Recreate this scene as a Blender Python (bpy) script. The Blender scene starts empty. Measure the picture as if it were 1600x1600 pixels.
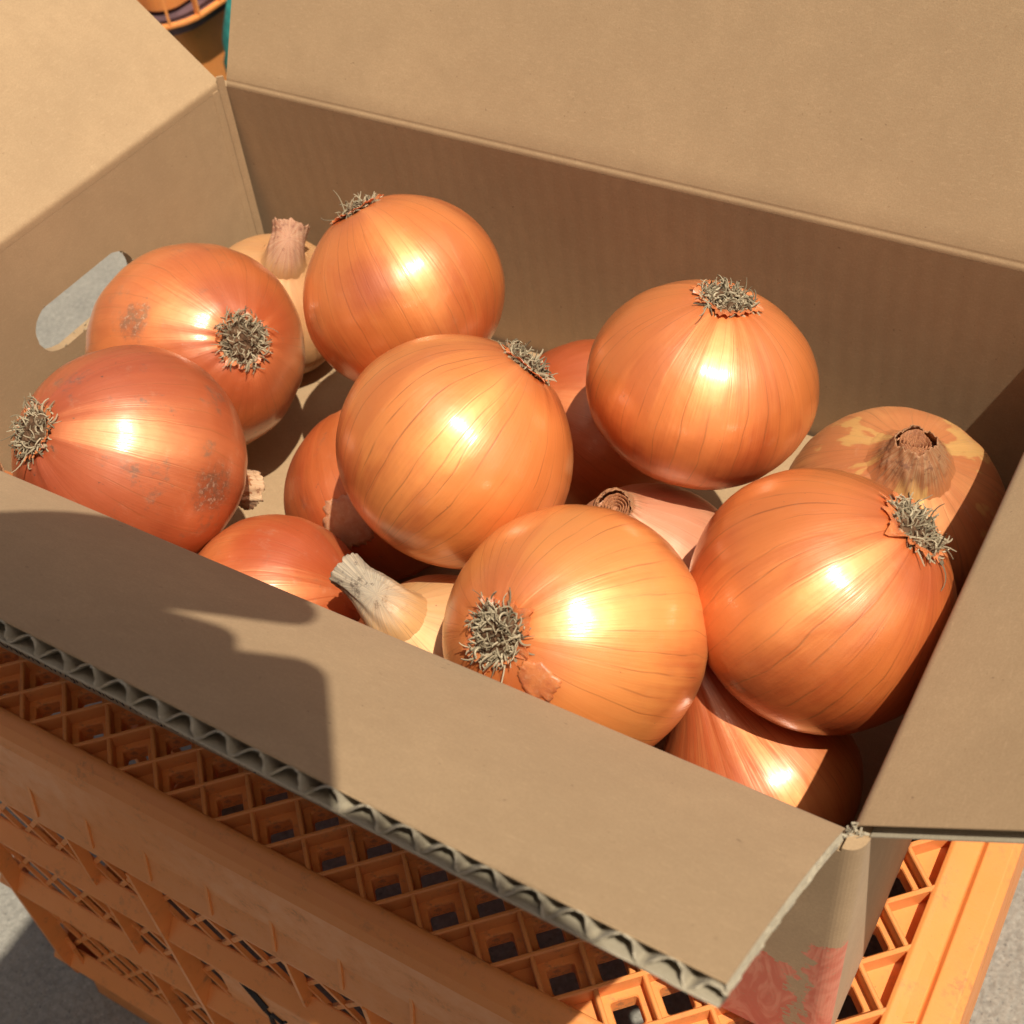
import bpy, bmesh, math, random
import numpy as np
from mathutils import Vector, Matrix

# ------------------------------------------------------------------ camera, sky, sun
scene = bpy.context.scene
COL = scene.collection
CAM_POS = Vector((0.46833, -0.19055, 0.31548))
CAM_R = [Vector((0.8600641, 0.50299898, -0.08533329)),
         Vector((0.31030262, -0.6485004, -0.69509677)),
         Vector((-0.40497164, 0.57134863, -0.71383381))]      # right, down, forward
cam = bpy.data.cameras.new('camera')
cam_o = bpy.data.objects.new('camera', cam)
COL.objects.link(cam_o)
r_, d_, f_ = CAM_R
cam_o.matrix_world = Matrix(((r_.x, -d_.x, -f_.x, CAM_POS.x),
                             (r_.y, -d_.y, -f_.y, CAM_POS.y),
                             (r_.z, -d_.z, -f_.z, CAM_POS.z), (0, 0, 0, 1)))
cam.sensor_width = 36
cam.lens = 2066 / 1600 * 36
cam.clip_start = 0.01
cam.clip_end = 400
cam.dof.use_dof = True
cam.dof.focus_distance = 0.47
cam.dof.aperture_fstop = 24
scene.camera = cam_o

SUN = Vector((0.40, -0.18, 1.0)).normalized()
w = bpy.data.worlds.new('World')
scene.world = w
w.use_nodes = True
nt = w.node_tree
bg = nt.nodes['Background']
sky = nt.nodes.new('ShaderNodeTexSky')
sky.sky_type = 'NISHITA'
sky.sun_disc = False
sky.sun_elevation = math.asin(SUN.z)
sky.sun_rotation = math.atan2(SUN.x, SUN.y)
sky.air_density = 1.0
sky.dust_density = 7.0
sky.ozone_density = 0.0
nt.links.new(sky.outputs[0], bg.inputs[0])
bg.inputs[1].default_value = 0.056
sl = bpy.data.lights.new('sun', 'SUN')
sl.energy = 4.9
sl.angle = math.radians(0.55)
sl.color = (1.0, 0.93, 0.80)
so = bpy.data.objects.new('sun', sl)
COL.objects.link(so)
so.rotation_euler = SUN.to_track_quat('Z', 'Y').to_euler()
scene.view_settings.view_transform = 'Standard'
scene.view_settings.look = 'None'
scene.view_settings.exposure = 0.15
scene.view_settings.gamma = 1.0

random.seed(7)
GROUND_Z = -0.462

# ------------------------------------------------------------------ helpers
def link(name, mesh, mat=None, parent=None, kind=None, smooth=False):
    o = bpy.data.objects.new(name, mesh)
    COL.objects.link(o)
    if mat is not None and len(mesh.materials) == 0:
        mesh.materials.append(mat)
    if parent is not None:
        o.parent = parent
    if kind:
        o['kind'] = kind
    if smooth:
        mesh.polygons.foreach_set('use_smooth', [True] * len(mesh.polygons))
    return o

def mk(name, verts, faces, mat=None, parent=None, kind=None, smooth=False, uvs=None):
    me = bpy.data.meshes.new(name)
    me.from_pydata([tuple(v) for v in verts], [], faces)
    me.update()
    if uvs is not None:
        l = me.uv_layers.new(name='UVMap')
        for lp in me.loops:
            l.data[lp.index].uv = uvs[lp.vertex_index]
    return link(name, me, mat, parent, kind, smooth)

def root(name, label, cat, loc=(0, 0, 0), group=None):
    o = bpy.data.objects.new(name, None)
    COL.objects.link(o)
    o.location = loc
    o.empty_display_size = 0.02
    o['label'] = label
    o['category'] = cat
    if group:
        o['group'] = group
    return o

class MB:
    def __init__(s):
        s.v = []; s.f = []
    def add(s, vs, fs):
        b = len(s.v)
        s.v += [tuple(v) for v in vs]
        s.f += [tuple(i + b for i in f) for f in fs]
    def box(s, x0, x1, y0, y1, z0, z1):
        s.add([(x0, y0, z0), (x1, y0, z0), (x1, y1, z0), (x0, y1, z0), (x0, y0, z1), (x1, y0, z1), (x1, y1, z1), (x0, y1, z1)],
              [(0, 3, 2, 1), (4, 5, 6, 7), (0, 1, 5, 4), (1, 2, 6, 5), (2, 3, 7, 6), (3, 0, 4, 7)])
    def tube(s, pts, rad, n=4, cap=True):
        """tapered tube through pts, rad a number or a list"""
        m = len(pts)
        pts = [Vector(p) for p in pts]
        rr = rad if isinstance(rad, (list, tuple)) else [rad] * m
        b = len(s.v)
        up = None
        for i, p in enumerate(pts):
            t = (pts[min(i + 1, m - 1)] - pts[max(i - 1, 0)])
            if t.length < 1e-9:
                t = Vector((0, 0, 1))
            t.normalize()
            if up is None:
                up = t.orthogonal().normalized()
            up = (up - t * up.dot(t))
            if up.length < 1e-6:
                up = t.orthogonal()
            up.normalize()
            q = t.cross(up)
            for k in range(n):
                a = 2 * math.pi * k / n
                s.v.append(tuple(p + (up * math.cos(a) + q * math.sin(a)) * rr[i]))
        for i in range(m - 1):
            for k in range(n):
                k2 = (k + 1) % n
                s.f.append((b + i * n + k, b + i * n + k2, b + (i + 1) * n + k2, b + (i + 1) * n + k))
        if cap:
            s.f.append(tuple(b + k for k in reversed(range(n))))
            s.f.append(tuple(b + (m - 1) * n + k for k in range(n)))
    def prism(s, poly, axis, a0, a1):
        """closed polygon of 2D points swept along an axis: 'x' (pts are y,z), 'y' (pts are x,z), 'z' (pts are x,y)"""
        n = len(poly)
        def P(p, a):
            if axis == 'x': return (a, p[0], p[1])
            if axis == 'y': return (p[0], a, p[1])
            return (p[0], p[1], a)
        vs = [P(p, a0) for p in poly] + [P(p, a1) for p in poly]
        fs = [tuple(range(n)), tuple(range(2 * n - 1, n - 1, -1))]
        for i in range(n):
            j = (i + 1) % n
            fs.append((i, i + n, j + n, j))
        s.add(vs, fs)
    def mesh(s, name):
        me = bpy.data.meshes.new(name)
        me.from_pydata(s.v, [], s.f)
        me.update()
        bm = bmesh.new(); bm.from_mesh(me)
        bmesh.ops.recalc_face_normals(bm, faces=bm.faces)
        bm.to_mesh(me); bm.free()
        return me
    def build(s, name, mat=None, parent=None, kind=None, smooth=False):
        return link(name, s.mesh(name), mat, parent, kind, smooth)

def bevel(o, width, seg=2, angle=40):
    m = o.modifiers.new('bevel', 'BEVEL')
    m.width = width; m.segments = seg; m.limit_method = 'ANGLE'; m.angle_limit = math.radians(angle)
    m.harden_normals = False
    return o

def vnoise(seed):
    """smooth periodic noise on an angle, about -1..1"""
    rg = random.Random(seed)
    h = [(k, rg.uniform(-1, 1) / k ** 0.6, rg.uniform(0, 6.283)) for k in range(1, 14)]
    return lambda a: sum(c * math.sin(k * a + p) for k, c, p in h) * 0.5

# ------------------------------------------------------------------ materials
class NT:
    def __init__(s, name):
        s.m = bpy.data.materials.new(name)
        s.m.use_nodes = True
        s.t = s.m.node_tree
        s.b = s.t.nodes['Principled BSDF']
        s.out = s.t.nodes['Material Output']
    def n(s, ty, **kw):
        nd = s.t.nodes.new(ty)
        for k, v in kw.items():
            if hasattr(nd, k):
                setattr(nd, k, v)
            else:
                raise KeyError(k)
        return nd
    def put(s, sock, v):
        if hasattr(v, 'links') or isinstance(v, bpy.types.NodeSocket):
            s.t.links.new(v, sock)
        else:
            if isinstance(v, (tuple, list)) and len(v) == 3 and sock.type == 'RGBA':
                v = (*v, 1)
            sock.default_value = v
    def math(s, op, a, b=None, c=None, clamp=False):
        nd = s.n('ShaderNodeMath', operation=op, use_clamp=clamp)
        s.put(nd.inputs[0], a)
        if b is not None: s.put(nd.inputs[1], b)
        if c is not None: s.put(nd.inputs[2], c)
        return nd.outputs[0]
    def mix(s, f, a, b, mode='MIX'):
        nd = s.n('ShaderNodeMix', data_type='RGBA', blend_type=mode)
        s.put(nd.inputs[0], f); s.put(nd.inputs[6], a); s.put(nd.inputs[7], b)
        return nd.outputs[2]
    def noise(s, vec, scale, detail=3, rough=0.55, dist=0.0):
        nd = s.n('ShaderNodeTexNoise')
        if vec is not None: s.put(nd.inputs['Vector'], vec)
        nd.inputs['Scale'].default_value = scale
        nd.inputs['Detail'].default_value = detail
        nd.inputs['Roughness'].default_value = rough
        nd.inputs['Distortion'].default_value = dist
        return nd.outputs['Fac']
    def ramp(s, v, lo, hi, a=0.0, b=1.0):
        nd = s.n('ShaderNodeMapRange', clamp=True, interpolation_type='SMOOTHSTEP')
        s.put(nd.inputs[0], v); s.put(nd.inputs[1], lo); s.put(nd.inputs[2], hi); s.put(nd.inputs[3], a); s.put(nd.inputs[4], b)
        return nd.outputs[0]
    def xyz(s, x, y, z):
        nd = s.n('ShaderNodeCombineXYZ')
        s.put(nd.inputs[0], x); s.put(nd.inputs[1], y); s.put(nd.inputs[2], z)
        return nd.outputs[0]
    def sep(s, v):
        nd = s.n('ShaderNodeSeparateXYZ'); s.put(nd.inputs[0], v)
        return nd.outputs
    def coord(s, which='Object'):
        return s.n('ShaderNodeTexCoord').outputs[which]
    def bump(s, h, strength, dist, normal=None):
        nd = s.n('ShaderNodeBump')
        s.put(nd.inputs['Height'], h)
        nd.inputs['Strength'].default_value = strength
        nd.inputs['Distance'].default_value = dist
        if normal is not None: s.put(nd.inputs['Normal'], normal)
        return nd.outputs[0]
    def set(s, **kw):
        for k, v in kw.items():
            s.put(s.b.inputs[k.replace('_', ' ')], v)
        return s

def kraft(name, flute=True, red=False, base=(0.390, 0.262, 0.143), wash=0.010):
    t = NT(name)
    uv = t.coord('UV')
    ob = t.coord('Object')
    sx = t.sep(uv)
    big = t.noise(ob, 14, 4, 0.6)
    mid = t.noise(ob, 90, 4, 0.65)
    fib = t.noise(t.xyz(t.math('MULTIPLY', sx[0], 260), t.math('MULTIPLY', sx[1], 900), 0.0), 1.0, 3, 0.7, 0.6)
    fine = t.noise(ob, 1500, 2, 0.6)
    speck = t.noise(ob, 620, 2, 0.5)
    spot2 = t.noise(ob, 330, 1, 0.5)
    c = t.mix(t.ramp(big, 0.3, 0.72), tuple(x * 0.90 for x in base), tuple(x * 1.06 for x in base))
    c = t.mix(t.ramp(mid, 0.3, 0.75, 0, 0.5), c, (base[0] * 0.84, base[1] * 0.82, base[2] * 0.80))
    c = t.mix(t.ramp(fib, 0.50, 0.75, 0, 0.42), c, (base[0] * 1.22, base[1] * 1.24, base[2] * 1.28))
    c = t.mix(t.ramp(fine, 0.35, 0.65, 0.36, 0), c, (base[0] * 0.7, base[1] * 0.68, base[2] * 0.66))
    c = t.mix(t.ramp(speck, 0.70, 0.76, 0, 0.35), c, (0.20, 0.115, 0.055))
    c = t.mix(t.ramp(spot2, 0.78, 0.80, 0, 0.4), c, (0.11, 0.062, 0.035))
    if red:
        # worn red print on the right end of the outer face, ragged at its edges
        n1 = t.noise(ob, 160, 5, 0.75)
        n2 = t.noise(t.xyz(t.math('MULTIPLY', sx[0], 60), t.math('MULTIPLY', sx[1], 400), 0.0), 1.0, 4, 0.7)
        e = t.math('ADD', t.math('MULTIPLY', t.math('SUBTRACT', n1, 0.5), 0.022), t.math('MULTIPLY', t.math('SUBTRACT', n2, 0.5), 0.012))
        u = t.math('ADD', sx[0], e)
        v = t.math('ADD', sx[1], e)
        a = t.math('MULTIPLY', t.math('GREATER_THAN', u, 0.3895), t.math('LESS_THAN', u, 0.4215))
        a = t.math('MULTIPLY', a, t.math('LESS_THAN', v, -0.079))
        b2 = t.math('MULTIPLY', t.math('GREATER_THAN', u, 0.4265), t.math('LESS_THAN', v, -0.058))
        msk = t.math('ADD', a, b2, clamp=True)
        msk = t.math('MULTIPLY', msk, t.ramp(t.noise(ob, 700, 3, 0.7), 0.30, 0.42, 0.35, 0.95))
        swirl = t.noise(t.xyz(t.math('MULTIPLY', sx[0], 90), t.math('MULTIPLY', sx[1], 34), 0.0), 1.0, 2, 0.5, 2.5)
        c = t.mix(msk, c, t.mix(t.ramp(swirl, 0.4, 0.6), (0.52, 0.115, 0.062), (0.60, 0.20, 0.12)))
    h = t.math('MULTIPLY', fine, 0.5)
    nb = t.bump(h, 0.25, 0.0004)
    if flute:
        wv = t.math('SINE', t.math('MULTIPLY', t.math('ADD', sx[0], t.math('MULTIPLY', t.noise(ob, 9, 2), 0.006)), 2 * math.pi / 0.0094))
        wv = t.math('ADD', wv, t.math('MULTIPLY', t.noise(ob, 35, 3), 3.0))
        nb = t.bump(wv, wash, 0.0009, nb)
    t.set(Base_Color=c, Roughness=0.78, Normal=nb)
    t.b.inputs['Specular IOR Level'].default_value = 0.28
    t.b.inputs['Sheen Weight'].default_value = 0.05
    return t.m

M_kraft = kraft('kraft_board')
M_kraft_wall = kraft('kraft_board_fluted', wash=0.026)
M_kraft_front = kraft('kraft_board_printed', red=True)
M_liner = kraft('kraft_cut_edge', flute=False, base=(0.42, 0.36, 0.255))

def plastic(name, base=(0.78, 0.30, 0.055), dirt=1.0):
    t = NT(name)
    ob = t.coord('Object')
    big = t.noise(ob, 9, 4, 0.6)
    c = t.mix(t.ramp(big, 0.3, 0.7), tuple(x * 0.93 for x in base), (base[0] * 1.03, base[1] * 1.06, base[2] * 1.1))
    scratch = t.noise(t.xyz(t.math('MULTIPLY', t.sep(ob)[0], 30), t.math('MULTIPLY', t.sep(ob)[1], 260), t.math('MULTIPLY', t.sep(ob)[2], 260)), 1.0, 4, 0.7)
    c = t.mix(t.ramp(scratch, 0.6, 0.8, 0, 0.25), c, (base[0] * 0.9, base[1] * 1.2, base[2] * 2.2))
    d1 = t.noise(ob, 70, 5, 0.72)
    d2 = t.noise(ob, 420, 3, 0.6)
    dm = t.math('MULTIPLY', t.ramp(d1, 0.50, 0.72), t.ramp(d2, 0.42, 0.62))
    c = t.mix(t.math('MULTIPLY', dm, 0.55 * dirt), c, (0.16, 0.105, 0.065))
    s3 = t.noise(ob, 900, 2, 0.5)
    c = t.mix(t.ramp(s3, 0.74, 0.78, 0, 0.7 * dirt), c, (0.06, 0.045, 0.035))
    nb = t.bump(t.math('ADD', t.noise(ob, 900, 2), t.math('MULTIPLY', t.noise(ob, 60, 3), 1.5)), 0.10, 0.0006)
    t.set(Base_Color=c, Roughness=t.ramp(d1, 0.3, 0.7, 0.36, 0.58), Normal=nb)
    t.b.inputs['Specular IOR Level'].default_value = 0.42
    t.b.inputs['Subsurface Weight'].default_value = 0.12
    t.b.inputs['Subsurface Radius'].default_value = (1.0, 0.35, 0.1)
    t.b.inputs['Subsurface Scale'].default_value = 0.003
    return t.m
M_plastic = plastic('orange_plastic', (0.74, 0.262, 0.068))
M_plastic_dirty = plastic('orange_plastic_worn', (0.70, 0.250, 0.068), 0.75)

def skin(name, seed, gold=(0.80, 0.345, 0.085), copper=(0.60, 0.165, 0.035), bias=0.5, blem=0.0, pale=0.0, yellow=0.0,
         lines=0.6, rough=0.40, metal=0.22, R=0.045, linecol=(0.25, 0.068, 0.016), nv=38, dust=0.12, scab=None, blush=None, neckcol=None, neckat=(1.0, 1.3)):
    """papery onion skin: meridian veins, copper to gold drift, optional scab and torn yellow flesh"""
    t = NT(name)
    ob = t.coord('Object')
    x, y, z = t.sep(ob)
    rad = t.math('SQRT', t.math('ADD', t.math('ADD', t.math('MULTIPLY', x, x), t.math('MULTIPLY', y, y)), 1e-8))
    cx = t.math('DIVIDE', x, rad); cy = t.math('DIVIDE', y, rad)
    zn = t.math('DIVIDE', z, R)                       # -0.9 at the root, +1 at the neck
    def circ(k_, kz, off=0.0):
        return t.xyz(t.math('MULTIPLY_ADD', cx, k_, seed * 3.7 + off), t.math('MULTIPLY_ADD', cy, k_, seed * 1.3), t.math('MULTIPLY_ADD', zn, kz, off))
    wob = t.noise(t.xyz(x, y, z), 26, 2, 0.5)
    phi = t.math('ARCTAN2', y, x)
    wv = t.math('MULTIPLY_ADD', phi, nv / (2 * math.pi), seed * 13.7)
    wv = t.math('ADD', wv, t.math('MULTIPLY', t.math('SUBTRACT', wob, 0.5), 1.1))
    vo = t.n('ShaderNodeTexVoronoi', feature='DISTANCE_TO_EDGE', voronoi_dimensions='1D')
    t.put(vo.inputs['W'], wv)
    vo.inputs['Scale'].default_value = 1.0
    edge = vo.outputs['Distance']
    veins = t.ramp(edge, 0.0, t.ramp(t.noise(circ(3.0, 1.5, 5.0), 1.0, 2), 0.3, 0.7, 0.03, 0.085), 1.0, 0.0)
    veins = t.math('MULTIPLY', veins, t.ramp(t.noise(circ(4.0, 2.2, 9.0), 1.0, 3), 0.36, 0.60, 0.12, 1.0))
    streak = t.noise(circ(14, 0.8, 2.0), 1.0, 4, 0.65)
    fine = t.noise(circ(46, 1.3, 3.0), 1.0, 3, 0.6)
    patch = t.noise(circ(1.5, 1.1, 4.0), 1.0, 3, 0.55)
    tt = t.math('ADD', t.math('MULTIPLY', patch, 1.25), t.math('MULTIPLY', zn, 0.36))
    tt = t.math('ADD', tt, t.math('MULTIPLY', t.math('SUBTRACT', streak, 0.5), 0.5))
    mixf = t.ramp(tt, 0.86 - bias * 0.75, 1.36 - bias * 0.75)
    c = t.mix(mixf, gold, copper)
    c = t.mix(t.ramp(fine, 0.35, 0.75, 0.0, 0.14), c, (gold[0] * 1.08, gold[1] * 1.2, gold[2] * 1.5))
    c = t.mix(t.math('MULTIPLY', veins, lines), c, linecol)
    # overlapping outer sheet with a definite edge: a slightly redder layer
    lay = t.noise(circ(1.0, 0.35, 11.0), 1.0, 3, 0.5)
    layer = t.ramp(lay, 0.575, 0.600)
    c = t.mix(t.math('MULTIPLY', layer, 0.26), c, (copper[0] * 1.02, copper[1] * 1.0, copper[2] * 1.1))
    c = t.mix(t.ramp(zn, -0.70, -0.88, 0, 0.55), c, (copper[0] * 1.05, copper[1] * 1.1, copper[2] * 1.2))
    if pale:
        pn = t.ramp(t.noise(circ(2.2, 1.8, 6.0), 1.0, 4, 0.6), 0.35, 0.65, 0.5, 1.0)
        c = t.mix(t.math('MULTIPLY', pn, pale), c, t.mix(streak, (0.49, 0.275, 0.115), (0.57, 0.37, 0.185)))
        c = t.mix(t.math('MULTIPLY', veins, lines * 0.6), c, (0.33, 0.16, 0.07))
    if yellow:
        ym = t.noise(circ(1.3, 1.8, 8.0), 1.0, 4, 0.6)
        ymask = t.math('MULTIPLY', t.ramp(ym, 0.56, 0.60), t.ramp(zn, 0.35, 0.6))
        c = t.mix(t.math('MULTIPLY', ymask, yellow), c, (0.72, 0.54, 0.17))
    if blem:
        b1 = t.noise(ob, 62, 5, 0.7)
        b2 = t.noise(ob, 420, 3, 0.65)
        bm_ = t.math('MULTIPLY', t.ramp(b1, 0.56, 0.68), t.ramp(b2, 0.42, 0.60, 0.25, 1.0))
        c = t.mix(t.math('MULTIPLY', bm_, blem), c, (0.20, 0.085, 0.055))
        b3 = t.noise(ob, 240, 3, 0.6)
        c = t.mix(t.math('MULTIPLY', t.ramp(b3, 0.68, 0.74), blem), c, (0.10, 0.05, 0.035))
    def near(p, r0, r1, amt):
        dn = t.n('ShaderNodeVectorMath', operation='DISTANCE')
        t.put(dn.inputs[0], ob); dn.inputs[1].default_value = tuple(v * R for v in p)
        dd = t.math('ADD', dn.outputs['Value'], t.math('MULTIPLY', t.math('SUBTRACT', t.noise(ob, 110, 5, 0.7), 0.5), amt))
        return t.ramp(dd, r0, r1, 1.0, 0.0)
    if blush:
        c = t.mix(t.math('MULTIPLY', near(blush, 0.002, 0.019, 0.012), 0.75), c, (0.42, 0.070, 0.018))
    if scab:
        for p_, sz in scab:
            m1 = near(p_, sz * 0.25, sz * 1.25, 0.020)
            c = t.mix(t.math('MULTIPLY', m1, 0.85), c, (0.24, 0.042, 0.018))
            m2 = t.math('MULTIPLY', near(p_, sz * 0.4, sz * 1.1, 0.026), t.ramp(t.noise(ob, 380, 4, 0.7), 0.42, 0.58))
            c = t.mix(t.math('MULTIPLY', m2, 0.8), c, t.mix(t.ramp(t.noise(ob, 650, 2), 0.5, 0.65), (0.13, 0.055, 0.038), (0.40, 0.28, 0.20)))
    nk = None
    if neckcol:
        ln_ = t.n('ShaderNodeVectorMath', operation='LENGTH'); t.put(ln_.inputs[0], ob)
        dn_ = t.math('DIVIDE', ln_.outputs['Value'], R)
        dn_ = t.math('ADD', dn_, t.math('MULTIPLY', t.math('SUBTRACT', streak, 0.5), 0.30))
        nk = t.ramp(dn_, neckat[0], neckat[1])
        fl_ = t.noise(circ(30, 0.6, 12.0), 1.0, 4, 0.7)
        gr_ = t.noise(ob, 190, 5, 0.75)
        ncol = t.mix(t.ramp(fl_, 0.40, 0.62), neckcol[0], neckcol[1])
        ncol = t.mix(t.ramp(gr_, 0.52, 0.66, 0, 0.85), ncol, neckcol[2])
        c = t.mix(nk, c, ncol)
    ds = t.math('MULTIPLY', t.ramp(t.noise(ob, 130, 5, 0.75), 0.55, 0.75), dust)
    c = t.mix(ds, c, (0.60, 0.33, 0.20))
    dots = t.ramp(t.noise(ob, 520, 2, 0.5), 0.755, 0.785, 0, 0.75)
    c = t.mix(dots, c, (0.30, 0.10, 0.04))
    h = t.math('ADD', t.math('MULTIPLY', fine, 0.55), t.math('MULTIPLY', streak, 0.9))
    h = t.math('SUBTRACT', h, t.math('MULTIPLY', veins, 0.35))
    nb = t.bump(h, 0.12, 0.0009)
    nb = t.bump(layer, 0.25, 0.0003, nb)
    nb = t.bump(t.noise(ob, 55, 3), 0.12, 0.004, nb)
    rg = t.math('ADD', t.math('MULTIPLY', t.noise(circ(3, 3, 1.0), 1.0, 4, 0.6), 0.16), rough - 0.03)
    t.set(Base_Color=c, Roughness=rg, Normal=nb)
    t.put(t.b.inputs['Coat Normal'], t.bump(t.math('ADD', fine, streak), 0.12, 0.0011))
    t.b.inputs['Specular IOR Level'].default_value = 0.55
    t.b.inputs['Subsurface Weight'].default_value = 0.05
    t.b.inputs['Subsurface Radius'].default_value = (1.0, 0.42, 0.12)
    t.b.inputs['Subsurface Scale'].default_value = 0.006
    tg = t.n('ShaderNodeTangent', direction_type='RADIAL', axis='Z')
    t.put(t.b.inputs['Tangent'], tg.outputs[0])
    t.b.inputs['Anisotropic'].default_value = 0.5
    t.b.inputs['Metallic'].default_value = metal * 0.35
    gl = t.n('ShaderNodeBsdfAnisotropic')
    t.put(gl.inputs['Color'], t.mix(0.35, (1.0, 0.58, 0.25), c))
    gl.inputs['Roughness'].default_value = 0.52
    gl.inputs['Anisotropy'].default_value = 0.35
    t.put(gl.inputs['Normal'], nb); t.put(gl.inputs['Tangent'], tg.outputs[0])
    ms = t.n('ShaderNodeMixShader')
    t.put(ms.inputs[0], t.math('MULTIPLY', t.math('SUBTRACT', 1.0, nk), metal * 1.1) if nk is not None else metal * 1.1)
    if nk is not None:
        t.put(t.b.inputs['Coat Weight'], t.math('MULTIPLY', t.math('SUBTRACT', 1.0, nk), 0.7 if metal > 0.21 else 0.25))
        t.put(t.b.inputs['Roughness'], t.math('ADD', rg, t.math('MULTIPLY', nk, 0.25)))
    t.t.links.new(t.b.outputs[0], ms.inputs[1]); t.t.links.new(gl.outputs[0], ms.inputs[2])
    t.t.links.new(ms.outputs[0], t.out.inputs['Surface'])
    t.b.inputs['Coat Weight'].default_value = 1.0 if metal > 0.21 else 0.35
    t.b.inputs['Coat Roughness'].default_value = 0.18
    return t.m

def fibre_mat():
    t = NT('dry_root_fibre')
    g = t.n('ShaderNodeNewGeometry')
    r = g.outputs['Random Per Island']
    ob = t.coord('Object')
    cr = t.n('ShaderNodeValToRGB')
    e = cr.color_ramp.elements
    e[0].position = 0.0; e[0].color = (0.10, 0.075, 0.045, 1)
    e[1].position = 1.0; e[1].color = (0.48, 0.40, 0.265, 1)
    e2 = cr.color_ramp.elements.new(0.45); e2.color = (0.27, 0.22, 0.14, 1)
    t.put(cr.inputs[0], r)
    c = t.mix(t.ramp(t.noise(ob, 700, 2), 0.4, 0.7, 0, 0.4), cr.outputs[0], (0.22, 0.17, 0.11))
    t.set(Base_Color=c, Roughness=0.85)
    t.b.inputs['Specular IOR Level'].default_value = 0.15
    return t.m
M_fibre = fibre_mat()

def paper_mat(name, a, b, dark, k=26.0, rough=0.6, grey=None):
    t = NT(name)
    ob = t.coord('Object')
    uv = t.sep(t.coord('UV'))
    an = t.math('MULTIPLY', uv[0], 2 * math.pi)
    ring = lambda q, kz, o: t.xyz(t.math('MULTIPLY_ADD', t.math('COSINE', an), q, o), t.math('MULTIPLY', t.math('SINE', an), q), t.math('MULTIPLY', uv[1], kz))
    s1 = t.noise(ring(5, 1.6, 0), 1.0, 4, 0.65)
    s2 = t.noise(ring(k, 2.0, 3), 1.0, 3, 0.6)
    c = t.mix(t.ramp(s1, 0.35, 0.65), a, b)
    c = t.mix(t.ramp(s2, 0.5, 0.72, 0, 0.7), c, dark)
    if grey:
        c = t.mix(t.math('MULTIPLY', t.ramp(uv[1], 0.30, 0.72), t.ramp(s1, 0.30, 0.55, 0.55, 1.0)), c, t.mix(t.ramp(s2, 0.45, 0.62), grey, tuple(q * 0.35 for q in grey)))
    c = t.mix(t.ramp(t.noise(ob, 500, 3), 0.6, 0.75, 0, 0.5), c, dark)
    nb = t.bump(t.math('ADD', s2, t.math('MULTIPLY', s1, 0.5)), 0.5, 0.0012)
    t.set(Base_Color=c, Roughness=rough, Normal=nb)
    t.b.inputs['Subsurface Weight'].default_value = 0.15
    t.b.inputs['Subsurface Radius'].default_value = (1.0, 0.5, 0.2)
    t.b.inputs['Subsurface Scale'].default_value = 0.002
    return t.m
M_layers = paper_mat('neck_inner_layers', (0.27, 0.10, 0.038), (0.40, 0.17, 0.07), (0.12, 0.045, 0.02))

def thin_skin_mat(name, ca, cb, cc):
    t = NT(name)
    ob = t.coord('Object')
    s = t.noise(ob, 160, 4, 0.65)
    f = t.noise(ob, 600, 3, 0.6)
    c = t.mix(t.ramp(s, 0.35, 0.7), ca, cb)
    c = t.mix(t.ramp(f, 0.5, 0.75, 0, 0.4), c, cc)
    t.set(Base_Color=c, Roughness=0.42, Normal=t.bump(f, 0.3, 0.0006))
    t.b.inputs['Subsurface Weight'].default_value = 0.3
    t.b.inputs['Subsurface Radius'].default_value = (1.0, 0.4, 0.15)
    t.b.inputs['Subsurface Scale'].default_value = 0.002
    return t.m
M_torn = thin_skin_mat('torn_papery_skin', (0.58, 0.175, 0.055), (0.44, 0.115, 0.042), (0.62, 0.30, 0.16))
M_peel = thin_skin_mat('loose_coppery_skin', (0.66, 0.225, 0.055), (0.56, 0.155, 0.036), (0.66, 0.27, 0.09))
M_pale_peel = thin_skin_mat('loose_pale_skin', (0.56, 0.26, 0.14), (0.48, 0.17, 0.08), (0.62, 0.36, 0.22))

def simple(name, col, rough=0.6, var=0.15, scale=60, spec=0.4):
    t = NT(name)
    n = t.noise(t.coord('Object'), scale, 4, 0.6)
    c = t.mix(t.ramp(n, 0.3, 0.7), tuple(x * (1 - var) for x in col), tuple(min(1, x * (1 + var)) for x in col))
    t.set(Base_Color=c, Roughness=rough, Normal=t.bump(n, 0.15, 0.001))
    t.b.inputs['Specular IOR Level'].default_value = spec
    return t.m
M_plate = simple('root_plate_brown', (0.10, 0.055, 0.03), 0.9, 0.4, 500, 0.1)
M_ink = simple('black_ink', (0.022, 0.020, 0.022), 0.6, 0.2, 800, 0.2)
M_teal = simple('teal_sacking', (0.03, 0.30, 0.26), 0.7, 0.3, 120, 0.3)
M_palefilm = simple('pale_film', (0.62, 0.60, 0.40), 0.6, 0.15, 60)
M_phone = simple('black_phone_body', (0.02, 0.02, 0.022), 0.3, 0.1, 40)
M_skin = simple('person_skin', (0.46, 0.25, 0.16), 0.55, 0.06, 60)
M_shirt = simple('beige_shirt', (0.46, 0.37, 0.27), 0.9, 0.1, 300, 0.1)
M_trouser = simple('brown_trousers', (0.16, 0.11, 0.075), 0.9, 0.1, 300, 0.1)
M_hair = simple('black_hair', (0.012, 0.010, 0.009), 0.5, 0.2, 300, 0.4)
M_dull = simple('dull_purple_brown', (0.10, 0.055, 0.06), 0.6, 0.3, 40)

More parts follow.
